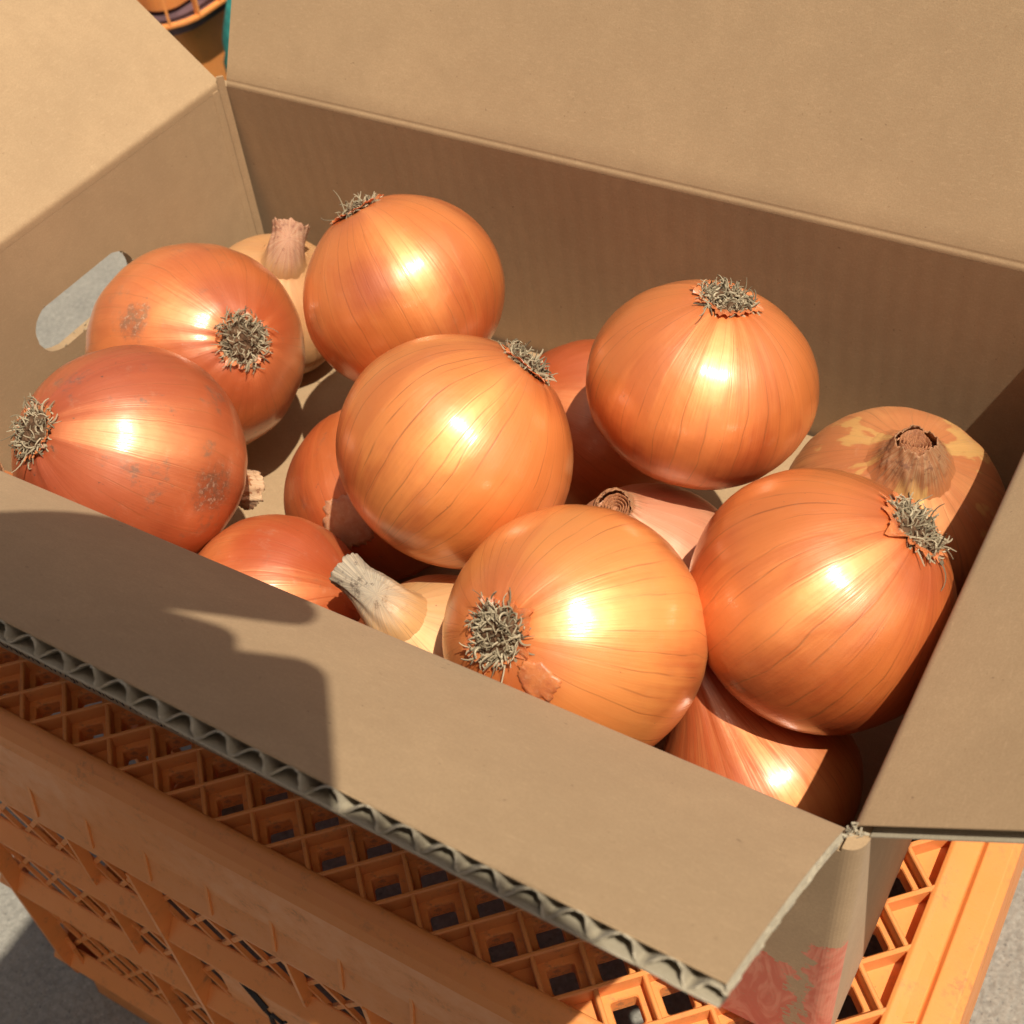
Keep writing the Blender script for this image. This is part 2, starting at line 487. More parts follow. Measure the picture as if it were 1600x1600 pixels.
def concrete():
    t = NT('concrete_ground')
    ob = t.coord('Object')
    big = t.noise(ob, 3.5, 5, 0.65)
    mid = t.noise(ob, 30, 5, 0.7)
    fine = t.noise(ob, 260, 4, 0.7)
    ag = t.n('ShaderNodeTexVoronoi')
    t.put(ag.inputs['Vector'], ob); ag.inputs['Scale'].default_value = 190
    c = t.mix(t.ramp(big, 0.3, 0.7), (0.190, 0.176, 0.148), (0.270, 0.248, 0.205))
    c = t.mix(t.ramp(mid, 0.35, 0.7, 0, 0.5), c, (0.150, 0.140, 0.122))
    c = t.mix(t.ramp(fine, 0.35, 0.7, 0, 0.55), c, (0.34, 0.318, 0.268))
    c = t.mix(t.ramp(t.noise(ob, 420, 2), 0.62, 0.72, 0, 0.7), c, (0.075, 0.073, 0.07))
    c = t.mix(t.ramp(ag.outputs['Distance'], 0.10, 0.28, 0.35, 0.0), c, (0.40, 0.372, 0.315))
    nb = t.bump(t.math('ADD', fine, t.math('MULTIPLY', ag.outputs['Distance'], 0.8)), 0.55, 0.003)
    t.set(Base_Color=c, Roughness=0.9, Normal=nb)
    t.b.inputs['Specular IOR Level'].default_value = 0.2
    return t.m
M_concrete = concrete()

# ------------------------------------------------------------------ ground
gv, gf = [], []
S_ = 60
for i in range(2):
    for j in range(2):
        gv.append((-S_ + 2 * S_ * i, -S_ + 2 * S_ * j, GROUND_Z))
mk('ground', gv, [(0, 2, 3, 1)], M_concrete, kind='structure')

# ------------------------------------------------------------------ orange crate under the box (upside down)
TOP = -0.1345
crate = root('plastic_crate', 'upturned orange plastic crate with a diamond lattice base carrying the cardboard box', 'crate', (0.21, 0.145, GROUND_Z))
CI = Vector((-0.21, -0.145, -GROUND_Z))
XL, XR, YF, YB = -0.048, 0.4492, -0.0300, 0.302
PITCH = 0.0258; HP = PITCH / 2
NX0, NY0 = 0.0602, -0.0057
def child(o):
    o.location = CI
    return o
# diagonal ribs of the lattice: each is a bar of its own
def rib_obj(p0, p1, zt, first=[None, None]):
    p0 = Vector((*p0, 0)); p1 = Vector((*p1, 0))
    d = (p1 - p0); L = d.length
    if L < 0.008: return
    d.normalize(); n = Vector((-d.y, d.x, 0))
    m = MB()
    prof = [(-0.00115, -0.0095), (-0.00095, -0.0005), (-0.0005, 0.0), (0.0005, 0.0), (0.00095, -0.0005), (0.00115, -0.0095)]
    vs = []
    for q in (p0, p1):
        for a, b in prof:
            vs.append(q + n * a + Vector((0, 0, zt + b)))
    k = len(prof)
    fs = [tuple(range(k)), tuple(range(2 * k - 1, k - 1, -1))] + [(i, i + k, (i + 1) % k + k, (i + 1) % k) for i in range(k)]
    m.add(vs, fs)
    child(m.build('lattice_rib', M_plastic_dirty, crate))
def clip(c, sgn):
    # line y = sgn*x + c clipped to the lattice rectangle
    pts = []
    for x in (XL, XR):
        y = sgn * x + c
        if YF <= y <= YB: pts.append((x, y))
    for y in (YF, YB):
        x = (y - c) / sgn
        if XL < x < XR: pts.append((x, y))
    pts.sort()
    return (pts[0], pts[-1]) if len(pts) >= 2 else None
for j in range(-60, 60):
    c = clip(NY0 - NX0 + PITCH * j, 1)
    if c: rib_obj(c[0], c[1], TOP)
    c = clip(NY0 + NX0 + PITCH * j, -1)
    if c: rib_obj(c[0], c[1], TOP - 0.0003)
# cell floors: square plates with a square window
def ring_mesh(half, hole, z0, z1, name):
    m = MB()
    def sq(h, z, r=0.0):
        pts = []
        if r <= 0:
            pts = [(h, 0), (0, h), (-h, 0), (0, -h)]
            return [(x, y, z) for x, y in pts]
        s = h / math.sqrt(2)
        for k in range(4):
            a0 = math.pi / 2 * k
            for q in range(3):
                a = a0 + math.pi / 4 * q
                cxx = (s - r) * (1 if k in (0, 3) else -1); cyy = (s - r) * (1 if k in (0, 1) else -1)
                px, py = cxx + r * math.cos(a), cyy + r * math.sin(a)
                ca = math.pi / 4
                pts.append((px * math.cos(ca) - py * math.sin(ca), px * math.sin(ca) + py * math.cos(ca)))
        return [(x, y, z) for x, y in pts]
    outer = sq(half, z1, half * 0.02); n = len(outer)
    innT = sq(hole, z1, 0.0011); innT2 = sq(hole * 0.93, z1 - 0.0006, 0.0011); innB = sq(hole * 0.93, z0, 0.0011); outB = sq(half, z0, half * 0.02)
    vs = outer + innT + innT2 + innB + outB
    fs = []
    for a in range(4):
        for i in range(n):
            j = (i + 1) % n
            fs.append((a * n + i, a * n + j, (a + 1) * n + j, (a + 1) * n + i))
    fs += [(4 * n + i, 4 * n + (i + 1) % n, (i + 1) % n, i) for i in range(n)]
    m.add(vs, fs)
    return m
cell_me = ring_mesh(HP - 0.0002, HP * 0.60, -0.0150, -0.0072, 'lattice_cell').mesh('lattice_cell')
hidden = MB()
cm = ring_mesh(HP - 0.0002, HP * 0.60, -0.0105, -0.0072, 'x')
for par in (0, 1):
    for i in range(-8, 40):
        for j in range(-6, 40):
            x = NX0 + HP + PITCH * i + (HP if par else 0)
            y = NY0 + PITCH * j + (HP if par else 0)
            # a cell centre lies half a pitch beside a node of the same row
            if x - HP < XL + 0.001 or x + HP > XR + 0.004 or y - HP < YF - 0.003 or y + HP > YB: continue
            if y < 0.014 or (x > 0.395 and y < 0.16):
                o = link('lattice_cell', cell_me, M_plastic, crate)
                o.location = CI + Vector((x, y, TOP))
            else:
                hidden.add([(a + x, b + y, c + TOP) for a, b, c in cm.v], cm.f)
child(hidden.build('lattice_cell_field', M_plastic, crate, kind='stuff'))
# solid ledge under the half cells along the front and right border
m = MB()
for i in range(-8, 40):
    for off, yy in ((HP, NY0 - HP),):
        x = NX0 + HP + PITCH * i
        if XL < x - HP and x < XR:
            m.prism([(x - HP * 0 - 0.0, NY0 - HP), (x + HP, YF), (x - HP, YF)], 'z', TOP - 0.0108, TOP - 0.0076)
child(m.build('edge_web', M_plastic, crate, kind='stuff'))
m = MB()
xo = NX0 + HP + PITCH * 14
for j in range(-2, 14):
    y = NY0 + HP + PITCH * j
    m.prism([(xo, y), (XR, y - HP - 0.002), (XR, y + HP + 0.002)], 'z', TOP - 0.0109, TOP - 0.0077)
child(m.build('edge_web', M_plastic, crate, kind='stuff'))

# front side: rim bead and ledge one as one swept section
def sweep_front(name, prof, x0, x1, mat, seg=24, wob=0.0):
    vs, fs = [], []
    n = len(prof)
    for i in range(seg + 1):
        x = x0 + (x1 - x0) * i / seg
        for (y, z) in prof:
            vs.append((x, y, z + wob * math.sin(x * 31)))
    for i in range(seg):
        for k in range(n):
            k2 = (k + 1) % n
            fs.append((i * n + k, i * n + k2, (i + 1) * n + k2, (i + 1) * n + k))
    fs.append(tuple(range(n))); fs.append(tuple(seg * n + k for k in reversed(range(n))))
    me = MB(); me.add(vs, fs)
    o = child(me.build(name, mat, crate))
    return bevel(o, 0.0012, 3, 25)
sweep_front('rim', [(-0.0285, TOP - 0.013), (-0.0285, TOP - 0.0002), (-0.0300, TOP + 0.0006), (-0.0318, TOP + 0.0004), (-0.0350, TOP - 0.0018),
                    (-0.0382, TOP - 0.0058), (-0.0400, TOP - 0.0110), (-0.0406, TOP - 0.030), (-0.0412, TOP - 0.0455),
                    (-0.0450, -0.1990), (-0.0450, -0.2012), (-0.0378, -0.2004), (-0.0378, TOP - 0.02)], -0.055, 0.4705, M_plastic_dirty)
# ledges two to four, each a sloping shelf
WALL_Y = -0.0372
for z in (-0.264, -0.337, -0.4296):
    sweep_front('ledge', [(WALL_Y + 0.0015, z + 0.0105), (WALL_Y, z + 0.0115), (-0.0446, z + 0.0012), (-0.0452, z), (-0.0446, z - 0.0016), (WALL_Y + 0.0015, z + 0.0022)], -0.018, 0.4705, M_plastic)
# fins under the rim and between the ledges
def fin_mesh(y_out, h, y_in=-0.036, t=0.0016):
    m = MB()
    m.prism([(y_in, 0.0), (y_in - 0.001, 0.0), (y_out, -h), (y_in, -h)], 'x', -t / 2, t / 2)
    return m.mesh('fin')
f1 = fin_mesh(-0.0450, 0.020, -0.0400)
for k in range(-2, 12):
    o = link('fin', f1, M_plastic, crate); o.location = CI + Vector((0.0799 + 0.0345 * k, 0, -0.1745))
def rect_fin(h):
    m = MB(); m.box(-0.0009, 0.0009, -0.0420, -0.0362, -h, 0)
    return m.mesh('fin')
for zt, zb in ((-0.2012, -0.256), (-0.266, -0.329), (-0.339, -0.4216)):
    fm = rect_fin(zt - zb)
    for x in (0.0875, 0.2165, 0.3455):
        o = link('fin', fm, M_plastic, crate); o.location = CI + Vector((x, 0, zt))
# tall upright plates
for x in (-0.0045, 0.1335, 0.2625, 0.3915):
    m = MB(); m.prism([(-0.036, -0.2010), (-0.0456, -0.2010), (-0.0462, -0.42), (-0.0440, -0.44), (-0.036, -0.452)], 'x', x - 0.0011, x + 0.0011)
    child(m.build('upright', M_plastic, crate))
# open lattice wall behind the ledges: thin diagonal bars, crossing
def bar(p0, p1, y0, y1):
    p0 = Vector((p0[0], 0, p0[1])); p1 = Vector((p1[0], 0, p1[1]))
    d = (p1 - p0).normalized(); n = Vector((-d.z, 0, d.x)) * 0.0013
    m = MB()
    vs = []
    for y in (y0, y1):
        for q in (p0 + n, p1 + n, p1 - n, p0 - n):
            vs.append((q.x, y, q.z))
    m.add(vs, [(0, 1, 2, 3), (7, 6, 5, 4), (0, 4, 5, 1), (1, 5, 6, 2), (2, 6, 7, 3), (3, 7, 4, 0)])
    return m
for zt, zb in ((-0.2005, -0.256), (-0.262, -0.330), (-0.336, -0.423)):
    H_ = zt - zb; dx = H_ * 0.75
    mA = bar((0, 0), (dx, -H_), WALL_Y, WALL_Y + 0.0022).mesh('lattice_bar')
    mB_ = bar((0, -H_), (dx, 0), WALL_Y + 0.0004, WALL_Y + 0.0026).mesh('lattice_bar')
    x = -0.03
    while x < 0.40:
        for me in (mA, mB_):
            o = link('lattice_bar', me, M_plastic, crate); o.location = CI + Vector((x, 0, zt))
        x += 0.0215
# lower skirt, corner, and the other three sides
sweep_front('skirt', [(-0.036, -0.428), (-0.0395, -0.4280), (-0.0430, -0.4620), (-0.036, -0.4620)], 0.004, 0.465, M_plastic)
m = MB()
m.prism([(-0.0020, -0.0400), (-0.012, -0.0372), (-0.0205, -0.0290), (-0.0240, -0.0175), (-0.0240, 0.30), (-0.0215, 0.30), (-0.0215, -0.0165), (-0.0185, -0.0272), (-0.0110, -0.0350), (-0.0020, -0.0378)], 'z', -0.200, -0.232)
m.prism([(0.0060, -0.0415), (-0.004, -0.0387), (-0.0125, -0.0305), (-0.0160, -0.019), (-0.0160, 0.30), (-0.0135, 0.30), (-0.0135, -0.018), (-0.0105, -0.0287), (-0.0030, -0.0365), (0.0060, -0.0393)], 'z', -0.405, -0.462)
for z in (-0.264, -0.337):
    m.prism([(-0.0020, -0.0400), (-0.012, -0.0372), (-0.0205, -0.0290), (-0.0240, -0.0175), (-0.0240, 0.30), (-0.0155, 0.30), (-0.0155, -0.0165), (-0.0135, -0.0262), (-0.0080, -0.0330), (-0.0020, -0.0348)], 'z', z - 0.003, z + 0.004)
child(m.build('side_frame', M_plastic, crate))
m = MB()
for k in range(14):
    y = -0.01 + k * 0.024
    m.box(-0.0198, -0.0168, y, y + 0.006, -0.404, -0.2003)
child(m.build('side_bars', M_plastic, crate, kind='stuff'))
# right rim: two sloping bands
m = MB()
m.prism([(XR - 0.0015, TOP - 0.013), (XR - 0.0015, TOP - 0.0002), (XR, TOP + 0.0006), (XR + 0.0020, TOP + 0.0002), (0.4578, TOP - 0.0032), (0.4586, TOP - 0.0030), (0.4600, TOP - 0.0009),
         (0.4685, TOP - 0.0009), (0.4712, TOP - 0.0040), (0.4725, TOP - 0.02), (0.4745, TOP - 0.062), (0.4690, TOP - 0.062), (0.4672, TOP - 0.02), (0.4660, TOP - 0.013)], 'y', -0.0290, 0.31)
bevel(child(m.build('rim', M_plastic, crate)), 0.0008, 2, 25)
# widened web in the corner of the lattice
m = MB()
m.prism([(XR - 0.001, 0.052), (XR + 0.0085, 0.046), (XR + 0.0085, 0.022), (XR - 0.001, 0.016)], 'z', TOP - 0.008, TOP - 0.0012)
child(m.build('edge_web', M_plastic, crate))
m = MB()
m.prism([(0.4660, TOP - 0.0625), (0.4715, TOP - 0.0625), (0.4650, -0.462), (0.4600, -0.462)], 'y', -0.028, 0.31)
m.prism([(0.31, TOP - 0.0002), (0.318, TOP - 0.0002), (0.318, -0.462), (0.31, -0.462)], 'x', -0.024, 0.47)
m.box(0.1, 0.3, 0.3022, 0.3098, TOP - 0.02, TOP - 0.0004)
child(m.build('side_wall', M_plastic, crate))
# marker scribble on the wall between the ledges
m = MB()
for pts in ([(0.1640, -0.289), (0.1700, -0.298), (0.1748, -0.3105), (0.1762, -0.318)], [(0.1762, -0.318), (0.1800, -0.3120), (0.1850, -0.3165), (0.1880, -0.3120)],
            [(0.1690, -0.2890), (0.1735, -0.2955), (0.1775, -0.3060)], [(0.1748, -0.3105), (0.1775, -0.3150), (0.1765, -0.3250), (0.1820, -0.3320)]):
    m.tube([(x, WALL_Y - 0.0006, z) for x, z in pts], [0.0006, 0.0014, 0.0016, 0.0007][:len(pts)], 6)
child(m.build('ink_mark', M_ink, crate))
m = MB(); m.box(0.150, 0.2140, WALL_Y - 0.0004, WALL_Y + 0.0004, -0.3295, -0.2660)
child(m.build('name_plate', M_plastic, crate))

# ------------------------------------------------------------------ cardboard box
BL, BW, BH, TH = 0.430, 0.2618, 0.132, 0.005
box = root('cardboard_box', 'open brown corrugated cardboard box full of onions with its four flaps spread', 'box', (BL / 2, BW / 2, -BH))
BI = Vector((-BL / 2, -BW / 2, BH))
def bchild(o):
    o.location = BI
    return o

def grid_sheet(name, P, nu, nv, mat, thick_dir=None, uv=None, wav=0.0):
    """surface P(s,t)->(pos, uv) over the unit square, given thickness along normal() by a solid offset"""
    vs, uvs, fs = [], [], []
    for j in range(nv + 1):
        for i in range(nu + 1):
            p, q = P(i / nu, j / nv)
            vs.append(p); uvs.append(q)
    W_ = nu + 1
    for j in range(nv):
        for i in range(nu):
            a = j * W_ + i
            fs.append((a, a + 1, a + 1 + W_, a + W_))
    return vs, fs, uvs

def slab(name, P, nu, nv, off, mat, parent=box):
    """closed slab: surface P and the same surface moved by off(s,t)"""
    vs, fs, uvs = grid_sheet(name, P, nu, nv, mat)
    n = len(vs)
    W_ = nu + 1
    back = []
    for j in range(nv + 1):
        for i in range(nu + 1):
            back.append(Vector(vs[j * W_ + i]) + Vector(off(i / nu, j / nv)))
    allv = list(vs) + back
    alluv = uvs + uvs
    f2 = [tuple(reversed([k + n for k in f])) for f in fs]
    edge = [j * W_ for j in range(nv + 1)]
    ring = [i for i in range(W_)] + [j * W_ + nu for j in range(1, nv + 1)] + [nv * W_ + i for i in range(nu - 1, -1, -1)] + [j * W_ for j in range(nv - 1, 0, -1)]
    side = []
    for a, b in zip(ring, ring[1:] + ring[:1]):
        side.append((b, a, a + n, b + n))
    o = mk(name, allv, fs + f2 + side, mat, parent, uvs=alluv, smooth=True)
    o.data.set_sharp_from_angle(angle=math.radians(35))
    return bchild(o)

# walls -- (back, front) run along x, (left, right) along y; top edge stops just under the crease
ZT = -0.0061
def wall_x(y_in, y_out, mat, bow, lean=0.0, zt=ZT, x0=-0.0049, x1=BL + 0.0049):
    def P(s, t):
        x = x0 + (x1 - x0) * s; z = -BH + (BH + zt) * t
        b = bow * math.sin(math.pi * s) * math.sin(math.pi * min(1, t * 1.0))
        return (x, y_in + b + lean * (1 - t), z), (x, z)
    o = slab('wall_panel', P, 40, 12, lambda s, t: (0, y_out - y_in, 0), mat)
    return o
wall_x(BW, BW + TH, M_kraft_wall, 0.0012, 0.009, zt=-0.0023)
wall_x(0.0, -TH - 0.0006, M_kraft_front, -0.001, zt=-0.0036, x1=BL - 0.0005)
m = MB()
m.prism([(BL - 0.0005 + 0.0055 * math.sin(math.pi / 2 * i / 8), -0.0001 - 0.0055 * math.cos(math.pi / 2 * i / 8)) for i in range(9)] + [(BL - 0.0003, -0.0003)], 'z', -BH, -0.0016)
o = m.build('corner_fold', M_kraft_front, box); bchild(o)
uvl = o.data.uv_layers.new(name='UVMap')
for lp in o.data.loops:
    co = o.data.vertices[lp.vertex_index].co
    uvl.data[lp.index].uv = (co.x + 0.002, co.z)
def wall_y_plain(x_in, x_out, bow):
    def P(s, t):
        y = -0.0001 + (BW - 0.0001) * s; z = -BH + (BH - 0.0031) * t
        return (x_in + bow * math.sin(math.pi * s) * math.sin(math.pi * t), y, z), (y, z)
    return slab('wall_panel', P, 24, 12, lambda s, t: (x_out - x_in, 0, 0), M_kraft_wall)
wall_y_plain(BL, BL + TH, 0.0)
# left wall with a stadium hand hole
def wall_hole():
    bm = bmesh.new()
    ya, yb, za, zb = 0.0003, BW - 0.0003, -BH, -0.0039
    out = [(ya + (yb - ya) * i / 10, za) for i in range(10)] + [(yb, za + (zb - za) * i / 6) for i in range(6)] + [(yb - (yb - ya) * i / 10, zb) for i in range(10)] + [(ya, zb - (zb - za) * i / 6) for i in range(6)]
    cyc, czc, hl, hr = 0.1385, -0.0532, 0.0210, 0.0128
    inn = []
    rg = random.Random(3)
    for k in range(36):
        a = 2 * math.pi * k / 36
        px = cyc + (hl if math.cos(a) > 0 else -hl) + hr * math.cos(a)
        pz = czc + hr * math.sin(a)
        inn.append((px + rg.uniform(-0.00025, 0.00025), pz + rg.uniform(-0.00025, 0.00025)))
    def loop(pts, x):
        vs = [bm.verts.new((x, p[0], p[1])) for p in pts]
        es = [bm.edges.new((vs[i], vs[(i + 1) % len(vs)])) for i in range(len(vs))]
        return vs, es
    vo, eo = loop(out, 0.0); vi, ei = loop(inn, 0.0)
    bmesh.ops.triangle_fill(bm, edges=eo + ei, use_beauty=True, use_dissolve=False)
    faces = bm.faces[:]
    r = bmesh.ops.extrude_face_region(bm, geom=faces)
    nv = [g for g in r['geom'] if isinstance(g, bmesh.types.BMVert)]
    bmesh.ops.translate(bm, verts=nv, vec=(-TH, 0, 0))
    bmesh.ops.recalc_face_normals(bm, faces=bm.faces)
    l = bm.loops.layers.uv.new('UVMap')
    for f in bm.faces:
        for lp in f.loops:
            lp[l].uv = (lp.vert.co.y, lp.vert.co.z)
    me = bpy.data.meshes.new('wall_panel'); bm.to_mesh(me); bm.free()
    bchild(link('wall_panel', me, M_kraft_wall, box))
    # torn fibres on the hole's rim
    m = MB()
    for k in range(60):
        a = rg.choice([rg.uniform(-0.6, 1.2), rg.uniform(0, 6.283)])
        px = cyc + (hl if math.cos(a) > 0 else -hl) + hr * math.cos(a) if rg.random() < 0.6 else cyc + rg.uniform(-hl, hl)
        pz = czc + hr * math.sin(a) if abs(px - cyc) > hl else czc - hr
        b = Vector((rg.uniform(-0.004, 0.0), px, pz))
        m.tube([b, b + Vector((rg.uniform(-.001, .0015), rg.uniform(-.0014, .0014), rg.uniform(-.001, .0014)))], 0.00022, 3)
    bchild(m.build('torn_fibres', M_liner, box, kind='stuff'))
wall_hole()
def P_bot(s, t):
    return (0.0004 + (BL - 0.0008) * s, 0.0004 + (BW + 0.006) * t, -BH + 0.0072), (BL * s, BW * t)
slab('bottom_panel', P_bot, 4, 4, lambda s, t: (0, 0, -0.0071), M_kraft)
# glued seam in the back left corner: a bevel strip and the slit beside it
m = MB()
m.prism([(0.0003, BW - 0.0030), (0.0032, BW - 0.0004), (0.0020, BW + 0.0002), (-0.0002, BW - 0.0018)], 'z', -BH + 0.004, 0.0035)
o = m.build('seam_strip', M_kraft, box); bchild(o)
uvl = o.data.uv_layers.new(name='UVMap')
for lp in o.data.loops:
    co = o.data.vertices[lp.vertex_index].co
    uvl.data[lp.index].uv = (co.x + co.y, co.z)
m = MB(); m.prism([(-0.0002, BW - 0.0042), (0.0007, BW - 0.0042), (0.0004, BW - 0.0080), (-0.0002, BW - 0.0084)], 'z', -BH + 0.004, -0.003)
o = m.build('seam_strip', M_kraft, box); bchild(o)

# flaps: hinge point h(u), outward horizontal o, direction at elevation el
def flap(hinge0, hinge1, outdir, el, length, sag=0.0, th=TH, ext=0.0008, skew=0.0, bead_t=0.55, bead_w=0.22, bead=0.0, hollow=None, u_uv=0, mat=M_kraft, wave=0.0, edge_n=0.0007, seed=1, back_len=0.006, warp=0.0):
    h0 = Vector(hinge0); h1 = Vector(hinge1); od = Vector(outdir)
    Z_ = Vector((0, 0, 1))
    dirv = od * math.cos(el) + Z_ * math.sin(el)
    nrm = Z_ * math.cos(el) - od * math.sin(el)
    rg = random.Random(seed)
    nz = vnoise(seed)
    sects = []                                      # (pos along section in (out,z), tangent weight)
    pw = -Z_ * back_len           # starts on the inner wall face, a hair proud
    pf = dirv * back_len
    K = 12
    for i in range(K + 1):
        t = i / K
        p = pw * (1 - t) ** 2 + (od * 0.0) * 2 * t * (1 - t) + pf * t * t
        tn = (nrm * t + (-od) * (1 - t)).normalized()
        p = p + tn * bead * math.exp(-((t - bead_t) / bead_w) ** 2)
        sects.append((p, tn, back_len * (t - 1)))
    NV = 14
    for i in range(1, NV + 1):
        v = back_len + (length - back_len) * i / NV
        p = dirv * v + nrm * (-sag * (v / length) ** 2)
        sects.append((p, nrm, v))
    n_s = len(sects) - 1
    hv = h1 - h0; HL = hv.length
    def P(s, t):
        k = int(round(t * n_s))
        p, tn, v = sects[k]
        e = (nz(s * 6.283) * edge_n + skew * (s - 0.5)) if k == n_s else 0.0
        wv_ = warp * math.sin(s * math.pi * 1.3 + 0.4) * max(0, v / length) + wave * math.sin(s * 9 + v * 40)
        pos = h0 + hv * s + p + nrm * wv_ + dirv * e
        uvc = (HL * s, v)
        return tuple(pos), uvc
    def off(d):
        def f(s, t):
            k = int(round(t * n_s))
            return -sects[k][1] * d
        return f
    def Pb(d, ext=0.0):
        def f(s, t):
            q, uvc = P(s, t)
            k = int(round(t * n_s))
            e = dirv * (ext + nz(s * 6.283 * 3 + 2) * edge_n * 1.5) if k == n_s else Vector((0, 0, 0))
            return tuple(Vector(q) - sects[k][1] * d + e), uvc
        return f
    if hollow is None:
        return slab('flap', P, 48, n_s, off(TH * 0.92), mat), P, dirv, nrm
    fl = slab('flap', P, 96, n_s, off(0.00045), mat)
    lo = slab('outer_liner', Pb(th - 0.0004, ext), 96, n_s, off(0.00045), M_liner)
    lo.parent = fl; lo.location = (0, 0, 0)
    fl['_d'] = 0
    del fl['_d']
    return fl, P, dirv, nrm, lo

def flute_sheet(parent, h0, hv, dirv, nrm, length, v0, phase, crush=None, pitch=0.0094, amp=0.00195, mid=-0.0025, warpf=None, jag=0.0005, seed=5):
    """wavy medium between the liners, its waves running along the hinge"""
    L = hv.length; e = hv.normalized()
    rg = random.Random(seed)
    N = int(L / pitch * 14)
    vs, fs = [], []
    ph = phase; 
    jit = vnoise(seed)
    for i in range(N + 1):
        u = L * i / N
        a = 2 * math.pi * (u + jit(u * 12) * 0.0007) / pitch + ph
        s_ = math.sin(a)
        # slightly peaked, leaning wave
        s_ = (abs(s_) ** 0.85) * (1 if s_ > 0 else -1)
        a2 = amp * (1 + 0.12 * jit(u * 47 + 1))
        lean = -0.0005 * math.cos(a) + 0.0006 * s_
        if crush and u > L - crush:
            a2 *= max(0.25, (L - u) / crush)
        for tt in (0.00017, -0.00017):
            for v, jv in ((v0, 0), (v0 + (length - v0) * 0.6, 0), (length - 0.0004, 1)):
                w_ = warpf(u / L, v) if warpf else 0.0
                jj = rg.uniform(-jag, jag) * jv
                vs.append(h0 + e * (u + lean + tt * math.cos(a) * -1.0) + dirv * (v + jj) + nrm * (mid + a2 * s_ + tt + w_))
    for i in range(N):
        b = i * 6; c = b + 6
        fs += [(b, c, c + 1, b + 1), (b + 1, c + 1, c + 2, b + 2), (b + 3, b + 4, c + 4, c + 3), (b + 4, b + 5, c + 5, c + 4), (b + 2, c + 2, c + 5, b + 5), (b, b + 3, c + 3, c)]
    m = MB(); m.add(vs, fs)
    o = m.build('corrugation', M_liner, parent, smooth=False)
    return o

# front flap: hollow, its outer edge shows the corrugation
EL_F = math.radians(44.0)
SAG_F = 0.0095
fl, P_f, dF, nF, lo = flap((0.0015, 0, 0), (BL - 0.0015, 0, 0), (0, -1, 0), EL_F, 0.1030, hollow=True, seed=11, edge_n=0.0004, warp=0.0012, bead=0.0002, th=0.0054, ext=0.0002, sag=SAG_F, back_len=0.0035)
bwarp = lambda s, v: 0.0012 * math.sin(s * math.pi * 1.3 + 0.4) * max(0, v / 0.1030) - SAG_F * (v / 0.1030) ** 2
co = flute_sheet(fl, Vector((0.0015, 0, 0)), Vector((BL - 0.003, 0, 0)), dF, nF, 0.1036, 0.020, 0.6, crush=0.004, pitch=0.0106, amp=0.0022, mid=-0.0027, warpf=bwarp)
# left flap
flap((0, 0.003, 0), (0, BW - 0.001, 0), (-1, 0, 0), math.radians(41.5), 0.110, bead=0.0006, bead_w=0.3, seed=12, warp=0.002, back_len=0.0038)
# back flap
flap((0.0035, BW, 0), (BL - 0.002, BW, 0), (0, 1, 0), math.radians(63.5), 0.110, back_len=0.0022, bead=-0.0004, bead_t=0.7, bead_w=0.25, seed=13, warp=-0.002)
# right flap, hollow at its front edge
fr, P_r, dR, nR, lo2 = flap((BL, 0.0015, 0), (BL, BW - 0.003, 0), (1, 0, 0), math.radians(35), 0.092, hollow=True, seed=14, edge_n=0.0005, bead=0.0, back_len=0.003, warp=0.001)
m = MB()
for k in range(14):
    y = 0.010 + 0.0175 * k
    a = Vector((BL, y, 0)) + dR * 0.008 - nR * 0.0006; b = Vector((BL, y, 0)) + dR * 0.090 - nR * 0.0006
    c = Vector((BL, y + 0.0088, 0)) + dR * 0.090 - nR * 0.0042; d = Vector((BL, y + 0.0088, 0)) + dR * 0.008 - nR * 0.0042
    e1 = Vector((0, 0.00035, 0))
    m.add([a, b, c, d, a + e1, b + e1, c + e1, d + e1], [(0, 1, 2, 3), (7, 6, 5, 4), (0, 4, 5, 1), (1, 5, 6, 2), (2, 6, 7, 3), (3, 7, 4, 0)])
    d2 = Vector((0, 0.0088, 0))
    a, b = a + d2 * 2, b + d2 * 2
    m.add([d, c, b, a, d + e1, c + e1, b + e1, a + e1], [(0, 1, 2, 3), (7, 6, 5, 4), (0, 4, 5, 1), (1, 5, 6, 2), (2, 6, 7, 3), (3, 7, 4, 0)])
m.build('corrugation', M_liner, fr)
# side edge strip of the front flap: pressed cut with pale torn fibres
m = MB(); rg = random.Random(21)
vs = []; fs = []
NE = 40
for i in range(NE + 1):
    v = 0.004 + 0.0990 * i / NE
    base = Vector((BL - 0.0016, 0, 0)) + dF * v
    w_ = bwarp(1.0, v)
    j1, j2 = rg.uniform(-.0004, .0004), rg.uniform(-.0007, .0007)
    vs += [base + nF * (w_ - 0.0003) + Vector((j1 * .5, 0, 0)), base + nF * (w_ - 0.0014) + Vector((0.0006 + j1, 0, 0)), base + nF * (w_ - 0.0028 + j2 * .6) + Vector((0.0007 + j2, 0, 0)), base + nF * (w_ - 0.0048) + Vector((j2, 0, 0))]
for i in range(NE):
    for k in range(3):
        a = i * 4 + k
        fs.append((a, a + 1, a + 5, a + 4))
m.add(vs, fs)
m.build('cut_edge', M_liner, fl)
